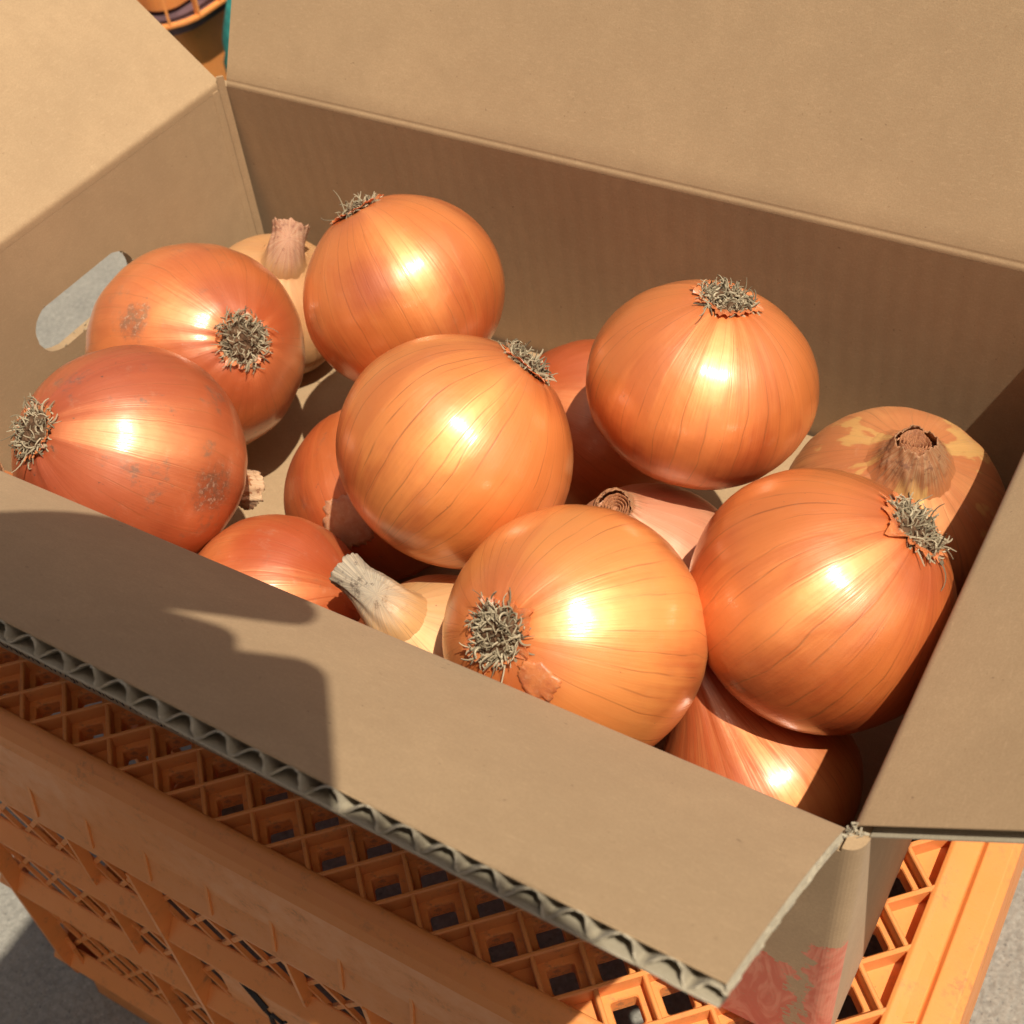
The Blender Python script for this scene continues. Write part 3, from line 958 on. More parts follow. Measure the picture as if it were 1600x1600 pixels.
# frayed corner tuft between front and right flap, another at the back left corner
def tuft(name, c, n, size, seed, par):
    rg = random.Random(seed); m = MB()
    for k in range(n):
        b = Vector(c) + Vector((rg.uniform(-1, 1) * size, rg.uniform(-1, 1) * size, rg.uniform(-1, 0.4) * size))
        d = Vector((rg.uniform(-1, 1), rg.uniform(-1, 1), rg.uniform(-0.6, 1))) * size * rg.uniform(0.4, 1.2)
        q = d.orthogonal().normalized() * size * 0.22
        t_ = d.cross(q).normalized() * 0.00015
        m.add([b - q, b + q, b + d + q * rg.uniform(-.5, 1), b + d * 1.1 - q * rg.uniform(-.5, 1), b - q + t_, b + q + t_, b + d + q * .5 + t_, b + d * 1.1 - q * .5 + t_],
              [(0, 1, 2, 3), (7, 6, 5, 4), (0, 4, 5, 1), (1, 5, 6, 2), (2, 6, 7, 3), (3, 7, 4, 0)])
    o = m.build(name, M_liner, par, kind='stuff')
    if par == box: bchild(o)
tuft('torn_fibres', (BL + 0.0010, 0.0008, -0.0010), 26, 0.0022, 31, box)

# printed wording along the foot of the front wall
def text(body, size, x_right, z_base, par):
    cu = bpy.data.curves.new('printed_text', 'FONT')
    cu.body = body; cu.size = size; cu.align_x = 'RIGHT'; cu.extrude = 0.00005
    cu.space_character = 1.05
    to = bpy.data.objects.new('printed_text', cu)
    COL.objects.link(to)
    dg = bpy.context.evaluated_depsgraph_get()
    me = bpy.data.meshes.new_from_object(to.evaluated_get(dg))
    bpy.data.objects.remove(to)
    me.materials.clear(); me.materials.append(M_ink)
    o = bpy.data.objects.new('printed_text', me); COL.objects.link(o)
    o.parent = par
    o.rotation_euler = (math.radians(90), 0, 0)
    o.location = BI + Vector((x_right, -TH - 0.0009, z_base))
    return o
for k in range(8):
    text('AWAJI ONION', 0.0070, 0.3765 - 0.0502 * k, -0.1290, box)

# ------------------------------------------------------------------ onions
def spline(pts, n):
    """Catmull-Rom through 2D points, n samples"""
    P = [pts[0]] + list(pts) + [pts[-1]]
    out = []
    m = len(pts) - 1
    for i in range(n + 1):
        t = i / n * m
        k = min(int(t), m - 1); f = t - k
        a, b, c, d = P[k], P[k + 1], P[k + 2], P[k + 3]
        out.append(tuple(0.5 * (2 * b[j] + (c[j] - a[j]) * f + (2 * a[j] - 5 * b[j] + 4 * c[j] - d[j]) * f * f + (3 * b[j] - a[j] - 3 * c[j] + d[j]) * f ** 3) for j in (0, 1)))
    return out

def local_dir(rootdir, wdir):
    """world direction expressed in the onion's frame (twist 0)"""
    q = (-Vector(rootdir).normalized()).to_track_quat('Z', 'Y')
    return q.inverted() @ Vector(wdir)

def onion(label, c, R, rootdir, seed, mat, ratio=0.93, neck=None, roots=180, mat_neck=None, twist=0.0, rootr=0.20, long_roots=3, neckcap=1.0, torn=0.30, peels=(), pear=False):
    """the thing's local z runs from root (-) to neck (+)"""
    ax = -Vector(rootdir).normalized()
    rg = random.Random(seed)
    t = root('onion', label, 'onion', c, 'onions heaped in the cardboard box')
    q = ax.to_track_quat('Z', 'Y')
    t.rotation_mode = 'QUATERNION'
    from mathutils import Quaternion
    t.rotation_quaternion = q @ Quaternion((0, 0, 1), rg.uniform(0, 6.28) if twist is None else twist)
    A = ratio
    prof = [(0.001, -0.865 * A), (0.09, -0.885 * A), (0.20, -0.915 * A), (0.36, -0.885 * A), (0.58, -0.755 * A), (0.78, -0.565 * A), (0.93, -0.31 * A), (1.0, -0.02 * A),
            (0.965, 0.27 * A), (0.845, 0.53 * A), (0.66, 0.735 * A), (0.47, 0.875 * A), (0.32, 0.975 * A), (0.215, 1.07 * A)]
    tip = neckcap
    if neck:
        tip = -0.9
    if pear:
        prof = prof[:8] + [(0.95, 0.30 * A), (0.78, 0.62 * A), (0.57, 0.88 * A), (0.40, 1.10 * A), (0.27, 1.34 * A), (0.19, 1.58 * A)]
        prof = [(r_, z_) for r_, z_ in prof]
    if not neck and neckcap == 1.0:
        prof = prof[:8] + [(0.97, 0.27 * A), (0.87, 0.52 * A), (0.71, 0.73 * A), (0.52, 0.87 * A), (0.34, 0.95 * A), (0.19, 0.99 * A)]
        tip = -0.9
    if pear:
        prof += [(0.15, 1.72 * A), (0.10, 1.80 * A), (0.002, 1.81 * A)]
    else:
        prof += [(0.165, 1.07 * A + 0.08 * tip), (0.14, 1.07 * A + 0.14 * max(tip, -0.45)), (0.002, 1.07 * A + 0.15 * max(tip, -0.42))]
    NVs, NU = 60, 112
    sp = spline(prof, NVs)
    lump = vnoise(seed * 7 + 1); rid = vnoise(seed * 7 + 2)
    ridg = [(rg.randint(16, 40), rg.uniform(0.0004, 0.0011), rg.uniform(0, 6.28)) for _ in range(5)]
    vs = []
    def surf(a, r, z, lift=0.0):
            e = 1 + 0.017 * lump(a + 0.35 * z) * min(1, r * 1.6) + 0.005 * rid(2 * a - z)
            e += sum(am * math.sin(k * a + p + z * 0.4) for k, am, p in ridg) * (1.0 + 2.4 * max(0, z - 0.35))
            rr = max(r, 0.0) * e
            zz = z + 0.012 * math.sin(a + seed) * r * r + (0.014 * lump(a * 2 + 3) * (1 - r) if z < 0 else 0)
            k_ = 1 + lift
            return (rr * R * math.cos(a) * k_, rr * R * math.sin(a) * k_, zz * R * k_)
    for j, (r, z) in enumerate(sp):
        for i in range(NU):
            vs.append(surf(2 * math.pi * i / NU, r, z))
    fs = []
    for j in range(NVs):
        for i in range(NU):
            i2 = (i + 1) % NU
            fs.append((j * NU + i, j * NU + i2, (j + 1) * NU + i2, (j + 1) * NU + i))
    fs.append(tuple(reversed(range(NU))))
    fs.append(tuple(NVs * NU + i for i in range(NU)))
    mk('bulb', vs, fs, mat, t, smooth=True)
    # loose papery sheets still clinging to the bulb
    for (wd, wa, wl, sd_, pm) in peels:
        v_ = local_dir(rootdir, wd)
        ac = math.atan2(v_.y, v_.x); ang = math.acos(max(-1, min(1, -v_.normalized().z)))
        jc = min(range(len(sp)), key=lambda q: abs(math.atan2(sp[q][0], -sp[q][1]) - ang))
        n1_ = vnoise(sd_ * 3 + 1); n2_ = vnoise(sd_ * 3 + 2)
        rad0 = max(0.12, sp[jc][0])
        na, nr = 72, 6
        pv, pf = [], []
        for i in range(na):
            th = 2 * math.pi * i / na
            for q in range(nr):
                rho = (0.04 + 0.96 * q / (nr - 1)) * (1 + 0.30 * n1_(th) + 0.16 * n2_(th * 3) + 0.08 * n2_(th * 7) + 0.05 * n1_(th * 11))
                da = rho * wa * math.cos(th) / rad0
                dj = jc + rho * wl * math.sin(th) * NVs
                dj = max(0.5, min(NVs - 6, dj)); j0 = int(dj); f = dj - j0
                r_ = sp[j0][0] * (1 - f) + sp[j0 + 1][0] * f; z_ = sp[j0][1] * (1 - f) + sp[j0 + 1][1] * f
                pv.append(surf(ac + da, r_, z_, 0.0030 + 0.020 * (q / (nr - 1)) ** 3 * max(0, 0.15 + 0.9 * n1_(th + 2))))
        pf.append(tuple(reversed([i * nr for i in range(na)])))
        for i in range(na):
            i2 = (i + 1) % na
            for q in range(nr - 1):
                pf.append((i * nr + q, i2 * nr + q, i2 * nr + q + 1, i * nr + q + 1))
        if isinstance(pm, dict):
            pm = skin(mat.name + '_peel', **pm)
        o = mk('loose_peel', pv, pf, pm, t, smooth=True)
        sm = o.modifiers.new('solid', 'SOLIDIFY'); sm.thickness = 0.00016; sm.offset = 1
    if roots:
        # torn skin collar round the root
        jag0 = vnoise(seed * 11 + 5); jag1 = vnoise(seed * 11 + 6)
        jag = lambda q: 0.75 * jag0(q) + 0.45 * jag1(q * 4)
        vs, fs = [], []
        NA = 90
        for i in range(NA):
            a = 2 * math.pi * i / NA
            ro = 0.225 + torn * 0.34 * max(0.0, 0.30 + jag(a)) ** 1.2 + rg.uniform(-0.018, 0.018)
            for j in range(6):
                r = 0.12 + (ro - 0.12) * j / 5
                # height of the bulb at this radius
                zz = None
                for (r0, z0), (r1, z1) in zip(sp, sp[1:]):
                    if r0 <= r <= r1 and z1 < 0:
                        zz = z0 + (z1 - z0) * (r - r0) / max(r1 - r0, 1e-6); break
                if zz is None: zz = -0.88 * A
                lift = 0.016 + 0.050 * (j / 5) ** 2 * max(0.0, 0.35 + 0.8 * jag(a * 2 + 1)) + 0.006 * rid(a * 5)
                vs.append((r * R * math.cos(a), r * R * math.sin(a), (zz - lift) * R))
        for i in range(NA):
            i2 = (i + 1) % NA
            for j in range(5):
                fs.append((i * 6 + j, i2 * 6 + j, i2 * 6 + j + 1, i * 6 + j + 1))
        o = mk('torn_skin', vs, fs, M_torn, t, smooth=False)
        sm = o.modifiers.new('solid', 'SOLIDIFY'); sm.thickness = 0.00018; sm.offset = 0
        # root plate and dried roots
        m = MB()
        N1 = 28
        ringv = []
        for j, (rr, hz) in enumerate(((0.245, 0.885), (0.22, 0.925), (0.16, 0.965), (0.08, 0.985), (0.002, 0.990))):
            for i in range(N1):
                a = 2 * math.pi * i / N1
                e = rootr / 0.20 * 0.80 * (1 + 0.10 * rg.uniform(-1, 1))
                ringv.append((rr * e * R * math.cos(a), rr * e * R * math.sin(a), -(hz * A + 0.012 * rg.uniform(-1, 1)) * R))
        m.add(ringv, [(j * N1 + i, j * N1 + (i + 1) % N1, (j + 1) * N1 + (i + 1) % N1, (j + 1) * N1 + i) for j in range(4) for i in range(N1)])
        m.build('root_plate', M_plate, t)
        m = MB()
        sl_ = Vector((rg.uniform(-1, 1), rg.uniform(-1, 1), 0)) * 0.25
        rootr = rootr * 0.90
        for k in range(int(roots * 1.5)):
            a = rg.uniform(0, 6.283); rr = rootr * math.sqrt(rg.uniform(0.02, 1.0))
            p = Vector((rr * math.cos(a), rr * math.sin(a), -0.915 * A - 0.035 * (1 - (rr / rootr) ** 2)))
            d = Vector((math.cos(a), math.sin(a), 0)) * (0.2 + 0.9 * (rr / rootr) ** 2) + Vector((0, 0, -1)) * rg.uniform(0.25, 0.9) + sl_
            d.x += rg.uniform(-1.1, 1.1); d.y += rg.uniform(-1.1, 1.1)
            d.normalize()
            lng = k < long_roots
            ln = rg.uniform(0.20, 0.36) if lng else rg.uniform(0.07, 0.17)
            N_ = 8
            c1 = Vector((rg.uniform(-1, 1), rg.uniform(-1, 1), rg.uniform(-1, 1))) * rg.uniform(0.15, 0.95) * (0.35 if lng else 1.0)
            pts = []; step = ln / (N_ - 1)
            for s in range(N_):
                q = p * R
                h2 = (q.x * q.x + q.y * q.y) / (R * R)
                zlim = -(0.915 - 0.55 * h2) * A * R - 0.0003
                if q.z > zlim: q.z = zlim
                pts.append(q)
                c1 += Vector((rg.uniform(-1, 1), rg.uniform(-1, 1), rg.uniform(-1, 1))) * (0.25 if lng else 0.50)
                d = d + c1.cross(d) * 0.30 + Vector((0, 0, 0.06))
                d.normalize()
                p = p + d * step
            w0 = rg.uniform(0.0050, 0.0098) * R * (0.75 if lng else 1.0)
            m.tube(pts, [w0 * (1.05 - 0.55 * (q / (N_ - 1)) ** 2) for q in range(N_)], 4)
        m.build('roots', M_fibre, t, kind='stuff')
    if neck:
        # neck: dict(path=[local points in R], r=[radii], mat)
        mt = mat
        pts = [Vector(p) for p in neck['path']]
        rs = neck['r']
        Ns, NAg = 26, 72
        spx = []
        for i in range(Ns + 1):
            tt = i / Ns * (len(pts) - 1)
            k = min(int(tt), len(pts) - 2); f = tt - k
            P4 = [pts[max(k - 1, 0)], pts[k], pts[k + 1], pts[min(k + 2, len(pts) - 1)]]
            r4 = [rs[max(k - 1, 0)], rs[k], rs[k + 1], rs[min(k + 2, len(rs) - 1)]]
            cr = lambda a, b, c2, d2: 0.5 * (b * 2 + (c2 - a) * f + (a * 2 - b * 5 + c2 * 4 - d2) * f * f + (b * 3 - a - c2 * 3 + d2) * f ** 3)
            spx.append((cr(*P4), cr(*r4)))
        nz1 = vnoise(seed * 13 + 3); nz2 = vnoise(seed * 13 + 4)
        vs, uvs, fs = [], [], []
        up = Vector((1, 0, 0))
        for i, (p, r) in enumerate(spx):
            tg = (spx[min(i + 1, Ns)][0] - spx[max(i - 1, 0)][0]).normalized()
            up = (up - tg * up.dot(tg)).normalized(); sd = tg.cross(up)
            f = i / Ns
            for k in range(NAg):
                a = 2 * math.pi * k / NAg + 0.9 * f
                rr = r * (1 + (0.035 + 0.07 * f) * nz1(a * 2 + 0.3 * f) + (0.02 + 0.05 * f) * nz2(a * 4 - 0.2 * f) + 0.010 * math.sin(a * 19 + 5 * nz1(f * 2 + a * 0.5)) * (0.4 + f) + 0.05 * f * nz2(a * 1.0 + 4))
                rag = 0.0
                if i >= Ns - 1: rag = 0.030 * nz2(a * 5 + 2) + rg.uniform(-0.012, 0.012)
                vs.append(tuple((p + (up * math.cos(2 * math.pi * k / NAg) + sd * math.sin(2 * math.pi * k / NAg)) * rr + tg * rag) * R))
                uvs.append((k / NAg, f))
        for i in range(Ns):
            for k in range(NAg):
                k2 = (k + 1) % NAg
                fs.append((i * NAg + k, i * NAg + k2, (i + 1) * NAg + k2, (i + 1) * NAg + k))
        o = mk('neck', vs, fs, mt, t, smooth=True, uvs=uvs)
        sm = o.modifiers.new('solid', 'SOLIDIFY'); sm.thickness = 0.0004; sm.offset = -1
        # layered rings inside the cut
        pe, re_ = spx[-1]
        tg = (spx[-1][0] - spx[-3][0]).normalized(); up2 = tg.orthogonal().normalized(); sd = tg.cross(up2)
        vs, uvs, fs = [], [], []
        turns = 4.2; NS_ = 150
        for i in range(NS_ + 1):
            f = i / NS_
            a = f * turns * 2 * math.pi
            r = re_ * (0.86 - 0.72 * f) * (1 + 0.06 * nz1(a) + 0.05 * nz2(a * 2))
            e = 0.02 * nz2(a * 3) - 0.01 - 0.05 * f
            for dz in (e, e - 0.30):
                vs.append(tuple((pe + (up2 * math.cos(a) + sd * math.sin(a)) * r + tg * dz) * R)); uvs.append((a / 6.283, f))
        for i in range(NS_):
            b = 2 * i
            fs.append((b, b + 1, b + 3, b + 2))
        o = mk('inner_layers', vs, fs, M_layers, t, smooth=True, uvs=uvs)
        sm = o.modifiers.new('solid', 'SOLIDIFY'); sm.thickness = 0.00035; sm.offset = 0
        m = MB()
        m.tube([(pe - tg * 0.34) * R, (pe - tg * 0.10) * R], re_ * 0.86 * R, 24)
        m.build('neck_core', M_layers, t)
    return t

G = (0.66, 0.185, 0.042); CP = (0.44, 0.074, 0.016)
G2 = (0.78, 0.40, 0.125)
RED = (0.37, 0.060, 0.020); REDG = (0.48, 0.100, 0.034)

rdA = (-0.274, -0.6146, 0.7397)
ndl = local_dir(rdA, (0.62, 0.50, -0.52))
onion('reddish onion with dark specks lying on its side at the left behind the front flap', (0.1157, 0.0490, -0.0350), 0.0462, rdA, 1,
      skin('onion_skin_reddish_specked', 1, REDG, RED, 0.62, neckcol=((0.50, 0.30, 0.16), (0.62, 0.43, 0.26), (0.26, 0.11, 0.055)), neckat=(1.02, 1.2), scab=[(local_dir(rdA, (.966, -.058, .071)), 0.011)], blem=0.9, lines=0.40, R=0.0472, rough=0.42, dust=0.25), 1.02, twist=0.0, roots=150, rootr=0.235, torn=0.12,
      neck=dict(path=[(0, 0, 0.90), (0, 0, 1.02), (0.0, 0.02, 1.18), (0.0, 0.03, 1.36)], r=[0.34, 0.225, 0.165, 0.19]))
rdB = (0.8285, -0.1903, 0.5266); rdC = (-0.56, 0.16, 0.81)
onion('coppery onion with a dark scab beside the hand hole, its roots facing up', (0.0745, 0.1336, -0.0558), 0.0490, rdB, 2,
      skin('onion_skin_coppery', 2, (0.54, 0.120, 0.028), RED, 0.58, scab=[(local_dir(rdB, (.014, -.613, .752)), 0.0085)], blem=0.5, lines=0.55, R=0.0484, rough=0.43), 1.06, roots=210, rootr=0.225, torn=0.16)
onion('golden onion with a red blush, just right of the tan onion with pinkish neck', (0.1624, 0.1788, -0.0266), 0.0452, rdC, 3,
      skin('onion_skin_golden_blush', 3, G, (0.50, 0.095, 0.020), 0.50, blush=local_dir(rdC, (.226, -.688, .645)), lines=0.55, R=0.044), 0.94, roots=110, rootr=0.20, torn=0.30)
onion('big golden onion in the middle of the heap, roots tilted to the upper right', (0.2472, 0.0924, -0.0134), 0.0447, (0.4056, 0.6695, 0.6223), 4,
      skin('onion_skin_golden_middle', 4, (0.73, 0.228, 0.052), CP, 0.36, lines=0.70, R=0.0447), 0.96, roots=190, rootr=0.20, torn=0.12, long_roots=1)
onion('golden onion sitting upright beside the back wall with its roots on top', (0.3133, 0.1611, -0.0109), 0.0440, (0.1562, 0.2236, 0.9621), 5,
      skin('onion_skin_golden_upright', 5, (0.66, 0.182, 0.042), CP, 0.54, lines=0.60, R=0.044), 0.86, roots=200, rootr=0.22, torn=0.34)
onion('pale golden onion leaning on the front flap with a ragged root tuft facing the viewer', (0.3217, 0.0418, -0.0262), 0.0437, (-0.1978, -0.6893, 0.6969), 6,
      skin('onion_skin_pale_golden', 6, (0.76, 0.262, 0.064), (0.52, 0.100, 0.022), 0.44, lines=0.62, R=0.0453), 1.04, roots=260, rootr=0.215, torn=0.34, long_roots=6, peels=[((.16, -.80, .55), 0.11, 0.045, 66, M_torn)])
rdG = (0.5658, 0.3435, 0.7496)
onion('golden orange onion against the right wall, roots at the edge of the shadow', (0.3882, 0.0951, -0.0276), 0.0454, rdG, 7,
      skin('onion_skin_golden_right', 7, (0.66, 0.180, 0.040), CP, 0.60, blush=local_dir(rdG, (.70, -.10, .68)), lines=0.75, R=0.0454), 0.95, roots=200, rootr=0.24, torn=0.55, long_roots=7)
# lower layer
rdH = (-0.40, 0.0, -0.95)
onion('pale tan onion in the back left corner with a thick pinkish neck standing up', (0.0515, 0.2098, -0.0909), 0.0383, rdH, 8,
      skin('onion_skin_pale_tan', 8, (0.62, 0.30, 0.11), (0.50, 0.20, 0.07), 0.4, neckcol=((0.36, 0.155, 0.085), (0.50, 0.29, 0.175), (0.20, 0.08, 0.05)), neckat=(0.98, 1.22), pale=0.55, lines=0.45, R=0.0383, rough=0.55, metal=0.1), 0.95, roots=0,
      neck=dict(path=[(0, 0, 0.88), (0, 0, 0.98), local_dir(rdH, (.393, .072, 1.046)), local_dir(rdH, (.375, .18, 1.14)), local_dir(rdH, (.349, .294, 1.235))], r=[0.36, 0.275, 0.235, 0.215, 0.235]))
rdI = (-0.150, 0.214, -0.960)
ld = local_dir(rdI, (0.16, 0.18, 0.97))
onion('onion in the back right corner with torn yellow skin and a brown cut neck', (0.3850, 0.1865, -0.0753), 0.0440, rdI, 9,
      skin('onion_skin_torn_yellow', 9, (0.60, 0.235, 0.080), (0.46, 0.135, 0.045), 0.55, neckcol=((0.30, 0.115, 0.045), (0.36, 0.20, 0.10), (0.15, 0.06, 0.03)), neckat=(0.96, 1.12), yellow=0.40, pale=0.10, lines=0.6, R=0.044, rough=0.45, metal=0.2, dust=0.3), 0.95, roots=0,
      neck=dict(path=[(0, 0, 0.84), (0, 0, 0.93), local_dir(rdI, (.150, -.216, 1.00)), local_dir(rdI, (.152, -.216, 1.08)), local_dir(rdI, (.152, -.214, 1.17))], r=[0.42, 0.34, 0.27, 0.215, 0.165]))
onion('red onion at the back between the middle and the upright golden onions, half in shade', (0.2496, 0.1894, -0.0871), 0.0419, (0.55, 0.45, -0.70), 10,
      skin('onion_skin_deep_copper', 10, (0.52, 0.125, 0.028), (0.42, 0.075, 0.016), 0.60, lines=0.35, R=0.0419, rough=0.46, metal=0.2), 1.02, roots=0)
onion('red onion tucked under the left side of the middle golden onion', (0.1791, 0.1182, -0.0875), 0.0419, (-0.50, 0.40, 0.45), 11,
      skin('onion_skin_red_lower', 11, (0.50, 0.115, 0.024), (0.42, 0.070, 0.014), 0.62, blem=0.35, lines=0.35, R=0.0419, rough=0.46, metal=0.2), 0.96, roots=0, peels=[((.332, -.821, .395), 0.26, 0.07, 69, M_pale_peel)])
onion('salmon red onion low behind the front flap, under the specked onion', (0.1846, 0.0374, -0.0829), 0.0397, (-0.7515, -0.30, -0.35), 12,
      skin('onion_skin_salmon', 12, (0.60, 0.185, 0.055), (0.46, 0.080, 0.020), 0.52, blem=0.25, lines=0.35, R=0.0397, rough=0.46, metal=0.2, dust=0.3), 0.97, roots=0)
rdM = (0.27, 0.19, -0.94)
nl = [local_dir(rdM, q) for q in ((-.235, -.165, .82), (-.29, -.19, .95), (-.50, -.15, 1.08), (-.714, -.107, 1.141), (-.908, -.063, 1.192))]
onion('cream coloured onion with a long grey bent neck lying behind the front flap', (0.2607, 0.0422, -0.0795), 0.0362, rdM, 13,
      skin('onion_skin_cream', 13, (0.74, 0.42, 0.16), (0.66, 0.32, 0.11), 0.4, neckcol=((0.25, 0.205, 0.15), (0.42, 0.335, 0.235), (0.10, 0.07, 0.05)), neckat=(1.05, 1.40), pale=0.60, lines=0.85, R=0.0362, rough=0.55, metal=0.08, linecol=(0.30, 0.15, 0.06)), 0.97, roots=0,
      neck=dict(path=nl, r=[0.37, 0.300, 0.235, 0.185, 0.195]))
rdN = (0.2799, 0.103, -0.9545)
onion('pinkish onion with a short shrivelled neck low between three golden onions', (0.3120, 0.1150, -0.0750), 0.0375, rdN, 14,
      skin('onion_skin_pinkish', 14, (0.64, 0.29, 0.16), (0.54, 0.19, 0.10), 0.50, neckcol=((0.30, 0.115, 0.045), (0.36, 0.20, 0.10), (0.15, 0.06, 0.03)), neckat=(0.98, 1.08), pale=0.25, lines=0.3, R=0.0375, rough=0.46, metal=0.1, dust=0.4), 0.96, roots=0,
      neck=dict(path=[(0, 0, 0.90), (0.0, 0.0, 0.98), (0.03, 0.02, 1.05), (0.05, 0.03, 1.10)], r=[0.32, 0.25, 0.20, 0.17]))
onion('coppery striped onion low in the front right corner of the box', (0.3834, 0.0592, -0.0945), 0.0366, (0.58, -0.20, -0.79), 15,
      skin('onion_skin_striped', 15, (0.68, 0.240, 0.070), (0.52, 0.095, 0.020), 0.46, lines=0.95, R=0.0359, rough=0.42, nv=70, linecol=(0.34, 0.07, 0.02)), 0.93, roots=0, neckcap=1.6, pear=True)
onion('onion hidden behind the front flap at the far left with only its dry neck showing', (0.020, 0.029, -0.100), 0.0280, (-0.40, -0.10, -0.90), 16,
      skin('onion_skin_hidden', 16, G, CP, 0.4, neckcol=((0.30, 0.115, 0.045), (0.36, 0.20, 0.10), (0.15, 0.06, 0.03)), R=0.032), 0.95, roots=0,
      neck=dict(path=[(0, 0, 0.82), (0, 0, 1.0), (0, 0, 1.25), (0, 0, 1.62)], r=[0.44, 0.26, 0.20, 0.21]))

# ------------------------------------------------------------------ background crate and sack
bc = root('plastic_crate', 'orange plastic crate with rounded corner and ribbed rim standing on the ground beyond the box', 'crate', (-0.50, 0.73, GROUND_Z))
X0, X1, Y0, Y1 = -0.99, -0.486, 0.680, 1.035
def rrect(inset, r, n=8):
    x0, x1, y0, y1 = X0 + inset, X1 - inset, Y0 + inset, Y1 - inset
    r = max(r - inset, 0.004)
    pts = []
    for (cx_, cy_, a0) in ((x1 - r, y0 + r, -math.pi / 2), (x1 - r, y1 - r, 0), (x0 + r, y1 - r, math.pi / 2), (x0 + r, y0 + r, math.pi)):
        for i in range(n + 1):
            a = a0 + math.pi / 2 * i / n
            pts.append((cx_ + r * math.cos(a), cy_ + r * math.sin(a)))
    return pts
def ring(name, out_in, in_in, z0, z1, rad=0.055):
    a = rrect(out_in, rad); b = rrect(in_in, rad); n = len(a)
    vs = [(x, y, z1) for x, y in a] + [(x, y, z1) for x, y in b] + [(x, y, z0) for x, y in b] + [(x, y, z0) for x, y in a]
    fs = []
    for k in range(4):
        for i in range(n):
            j = (i + 1) % n
            fs.append((k * n + i, k * n + j, ((k + 1) % 4) * n + j, ((k + 1) % 4) * n + i))
    m = MB(); m.add(vs, fs)
    o = m.build(name, M_plastic, bc); o.location = Vector((0.50, -0.73, -GROUND_Z))
    return bevel(o, 0.0015, 2)
ring('rim', 0.0, 0.0065, -0.225, -0.220)
ring('rim', 0.0, 0.0065, -0.259, -0.254)
m = MB(); m.prism(rrect(0.0066, 0.055), 'z', -0.268, -0.2575)  # added plate: overhangs to shade the wall below, dark to deepen the rim gap
o = m.build('shade_and_filling', M_dull, bc); o.location = Vector((0.50, -0.73, -GROUND_Z))
ring('side_wall', 0.024, 0.0275, -0.46, -0.2675)
ring('side_wall', 0.032, 0.0355, -0.2535, -0.2255)
pr = rrect(0.0005, 0.055)
m_ = MB(); m_.box(-0.0060, 0.0, -0.0013, 0.0013, -0.0285, 0.0)
rm = m_.mesh('rim_rib')
def rrpoint(s):
    """point and outward angle along the rounded outline near the visible corner"""
    r = 0.0545; cx_, cy_ = X1 - 0.0005 - r, Y0 + 0.0005 + r
    arc = r * math.pi / 2
    if s < 0: return (cx_ + s, Y0 + 0.0005), -math.pi / 2
    if s > arc: return (X1 - 0.0005, cy_ + (s - arc)), 0.0
    a = -math.pi / 2 + s / r
    return (cx_ + r * math.cos(a), cy_ + r * math.sin(a)), a
for k in range(-9, 14):
    (x, y), a = rrpoint(k * 0.033 + 0.012)
    o = link('rim_rib', rm, M_plastic, bc); o.location = Vector((0.50 + x, -0.73 + y, -0.2253 - GROUND_Z)); o.rotation_euler = (0, 0, a)
# drain hole boss and a short gusset under the rim
(x, y), a = rrpoint(0.012)
m = MB()
for k in range(16):
    a0 = 2 * math.pi * k / 16; a1 = 2 * math.pi * (k + 1) / 16
    for ra, rb in ((0.010, 0.006),):
        m.add([(0, ra * math.cos(a0), ra * math.sin(a0)), (0, ra * math.cos(a1), ra * math.sin(a1)), (0, rb * math.cos(a1), rb * math.sin(a1)), (0, rb * math.cos(a0), rb * math.sin(a0)),
               (-0.006, ra * math.cos(a0), ra * math.sin(a0)), (-0.006, ra * math.cos(a1), ra * math.sin(a1)), (-0.006, rb * math.cos(a1), rb * math.sin(a1)), (-0.006, rb * math.cos(a0), rb * math.sin(a0))],
              [(0, 1, 2, 3), (7, 6, 5, 4), (0, 4, 5, 1), (2, 6, 7, 3)])
o = m.build('boss', M_plastic, bc); o.location = Vector((0.50 + x - 0.012, -0.73 + y, -0.277 - GROUND_Z)); o.rotation_euler = (0, 0, a)
# contents: a dull sheet below the rim
m = MB(); m.prism(rrect(0.037, 0.055), 'z', -0.30, -0.228)
o = m.build('shade_and_filling', M_dull, bc); o.location = Vector((0.50, -0.73, -GROUND_Z))
def lumpy(name, label, cat, c, sx, sy, sz, mat, seed):
    bm = bmesh.new()
    bmesh.ops.create_icosphere(bm, subdivisions=4, radius=1.0)
    nz = vnoise(seed); n2 = vnoise(seed + 1)
    for v in bm.verts:
        a = math.atan2(v.co.y, v.co.x)
        e = 1 + 0.10 * nz(a + v.co.z) + 0.07 * n2(a * 2 + v.co.z * 5)
        v.co = Vector((v.co.x * sx * e, v.co.y * sy * e, max(v.co.z, -0.92) * sz * (1 + 0.06 * nz(v.co.x * 4))))
    me = bpy.data.meshes.new(name); bm.to_mesh(me); bm.free()
    o = link(name, me, mat, smooth=True)
    o.location = c
    o['label'] = label; o['category'] = cat
    return o
lumpy('sack', 'teal mesh sack slumped to the right of the distant orange crate', 'sack', (-0.412, 0.772, -0.330), 0.075, 0.075, 0.140, M_teal, 41)

